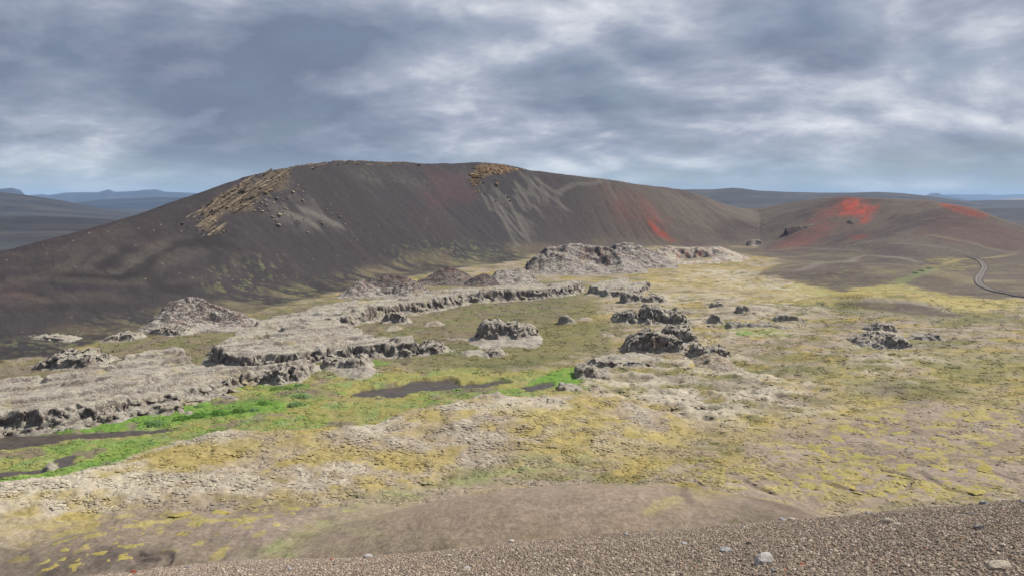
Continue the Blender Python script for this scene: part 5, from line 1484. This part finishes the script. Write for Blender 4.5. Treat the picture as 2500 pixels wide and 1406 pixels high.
STN = {}
for key, c_, t_ in (('light', (0.40, 0.38, 0.36), (0.30, 0.28, 0.26)), ('blue', (0.27, 0.27, 0.275), (0.35, 0.345, 0.34)), ('tan', (0.38, 0.33, 0.26), (0.30, 0.26, 0.21)), ('white', (0.52, 0.47, 0.40), None),
                    ('dark', (0.085, 0.07, 0.062), None), ('red', (0.24, 0.07, 0.045), None)):
    mt_ = mat_rock(key + '_stone', c_, 0.1, t_, 3.0, 0.05)
    STN[key] = []
    for i in range(3):
        m_ = rock_mesh('stone', 1000 + i * 7 + len(key), 10, 3, 0.025, (1, 0.8, 0.62)); m_.materials.append(mt_); STN[key].append(m_)
STONES = [
 (1866, 1377, 50, 'light', 'largest light grey jagged stone near bottom of the gravel'), (1890, 1396, 17, 'blue', 'small dark stone just below the largest stone'), (1770, 1347, 28, 'blue', 'blue grey flat stone left of the largest stone'),
 (2167, 1279, 26, 'tan', 'pale blocky stone with cracked side on middle right gravel'), (2190, 1282, 16, 'tan', 'small wedge stone touching the cracked pale stone'), (2135, 1285, 11, 'dark', 'small dark stone left of the cracked pale stone'),
 (2390, 1291, 22, 'blue', 'grey stone with notch at far right gravel'), (2368, 1255, 15, 'blue', 'flat blue grey stone below the striped stone'), (2403, 1232, 22, 'blue', 'striped blue grey stone at upper right of gravel'),
 (2372, 1219, 10, 'dark', 'small dark stone on crest left of the striped stone'), (2455, 1222, 14, 'tan', 'tan stone on the crest near right edge'), (2495, 1227, 12, 'blue', 'dark blue stone cut by the right picture edge'),
 (1911, 1251, 16, 'blue', 'grey stone on the crest beside a white one'), (1933, 1248, 15, 'white', 'white stone on the crest beside a grey one'), (2117, 1235, 14, 'blue', 'flat blue stone on crest right of middle'),
 (1816, 1288, 12, 'blue', 'small round blue grey stone below the crest pair'), (1670, 1329, 15, 'blue', 'small angular grey stone left of the blue flat stone'), (1829, 1328, 14, 'dark', 'brown stone above the largest stone'),
 (2438, 1391, 42, 'tan', 'large smooth tan stone at lower right corner'), (1247, 1324, 18, 'white', 'whitish egg shaped stone on middle gravel'), (897, 1312, 20, 'light', 'pale flat stone on the crest left of middle'),
 (705, 1391, 16, 'blue', 'blue grey stone at bottom left gravel'), (458, 1387, 13, 'blue', 'leftmost blue grey stone on the gravel edge'), (811, 1368, 12, 'red', 'small brick red stone at lower left gravel'),
 (1137, 1392, 21, 'light', 'pale grey stone at bottom middle'), (1096, 1357, 11, 'light', 'small pale stone below the whitish egg stone'), (1529, 1305, 11, 'blue', 'small blue grey stone right of middle gravel'),
 (326, 1400, 18, 'red', 'dark red stone at far left end of gravel'), (1594, 1272, 12, 'blue', 'small flat stone on the crest centre right'), (1609, 1271, 8, 'tan', 'tiny tan stone on the crest centre right'),
 (1958, 1379, 14, 'red', 'rusty orange stone right of the largest stone'), (2440, 1276, 11, 'dark', 'brown stone right below the striped stone'), (1890, 1290, 9, 'tan', 'tiny tan stone in middle of right gravel'), (2260, 1340, 9, 'red', 'tiny rusty stone low on right gravel'),
]
rg2 = random.Random(31)
for px, py, wp, key, lab in STONES:
    x, y_, z_ = slope_hit(px, py)
    s = wp * math.hypot(x, y_, CZ - z_) / F * 0.56
    o = bpy.data.objects.new('stone', rg2.choice(STN[key]))
    o.location = (x, y_, z_ + s * 0.30); o.scale = (s, s * rg2.uniform(0.8, 1.1), s * rg2.uniform(0.85, 1.1))
    o.rotation_euler = (rg2.uniform(-0.35, 0.1), rg2.uniform(-0.3, 0.3), rg2.uniform(-0.7, 0.7))
    COL.objects.link(o); tag(o, lab, 'stone', 'loose stones on the gravel slope')

# ------------------------------------------------------------------ hazy air
def haze():
    bm = bmesh.new(); bmesh.ops.create_cube(bm, size=1.0)
    me = bpy.data.meshes.new('haze'); bm.to_mesh(me); bm.free()
    o = bpy.data.objects.new('haze', me); COL.objects.link(o); o['kind'] = 'stuff'
    top = 205.0; bot = -14.0
    o.scale = (38000, 38000, top - bot); o.location = (0, 0, (top + bot) / 2)
    m = bpy.data.materials.new('haze'); m.use_nodes = True
    t = m.node_tree; t.nodes.clear()
    ou = t.nodes.new('ShaderNodeOutputMaterial'); v = t.nodes.new('ShaderNodeVolumePrincipled')
    v.inputs['Color'].default_value = (0.45, 0.67, 1.0, 1); v.inputs['Density'].default_value = 0.00006
    v.inputs['Anisotropy'].default_value = 0.0
    t.links.new(v.outputs[0], ou.inputs['Volume'])
    me.materials.append(m)


haze()
print('slabs', nS, 'objects', len(S.objects), 'verts', len(V))
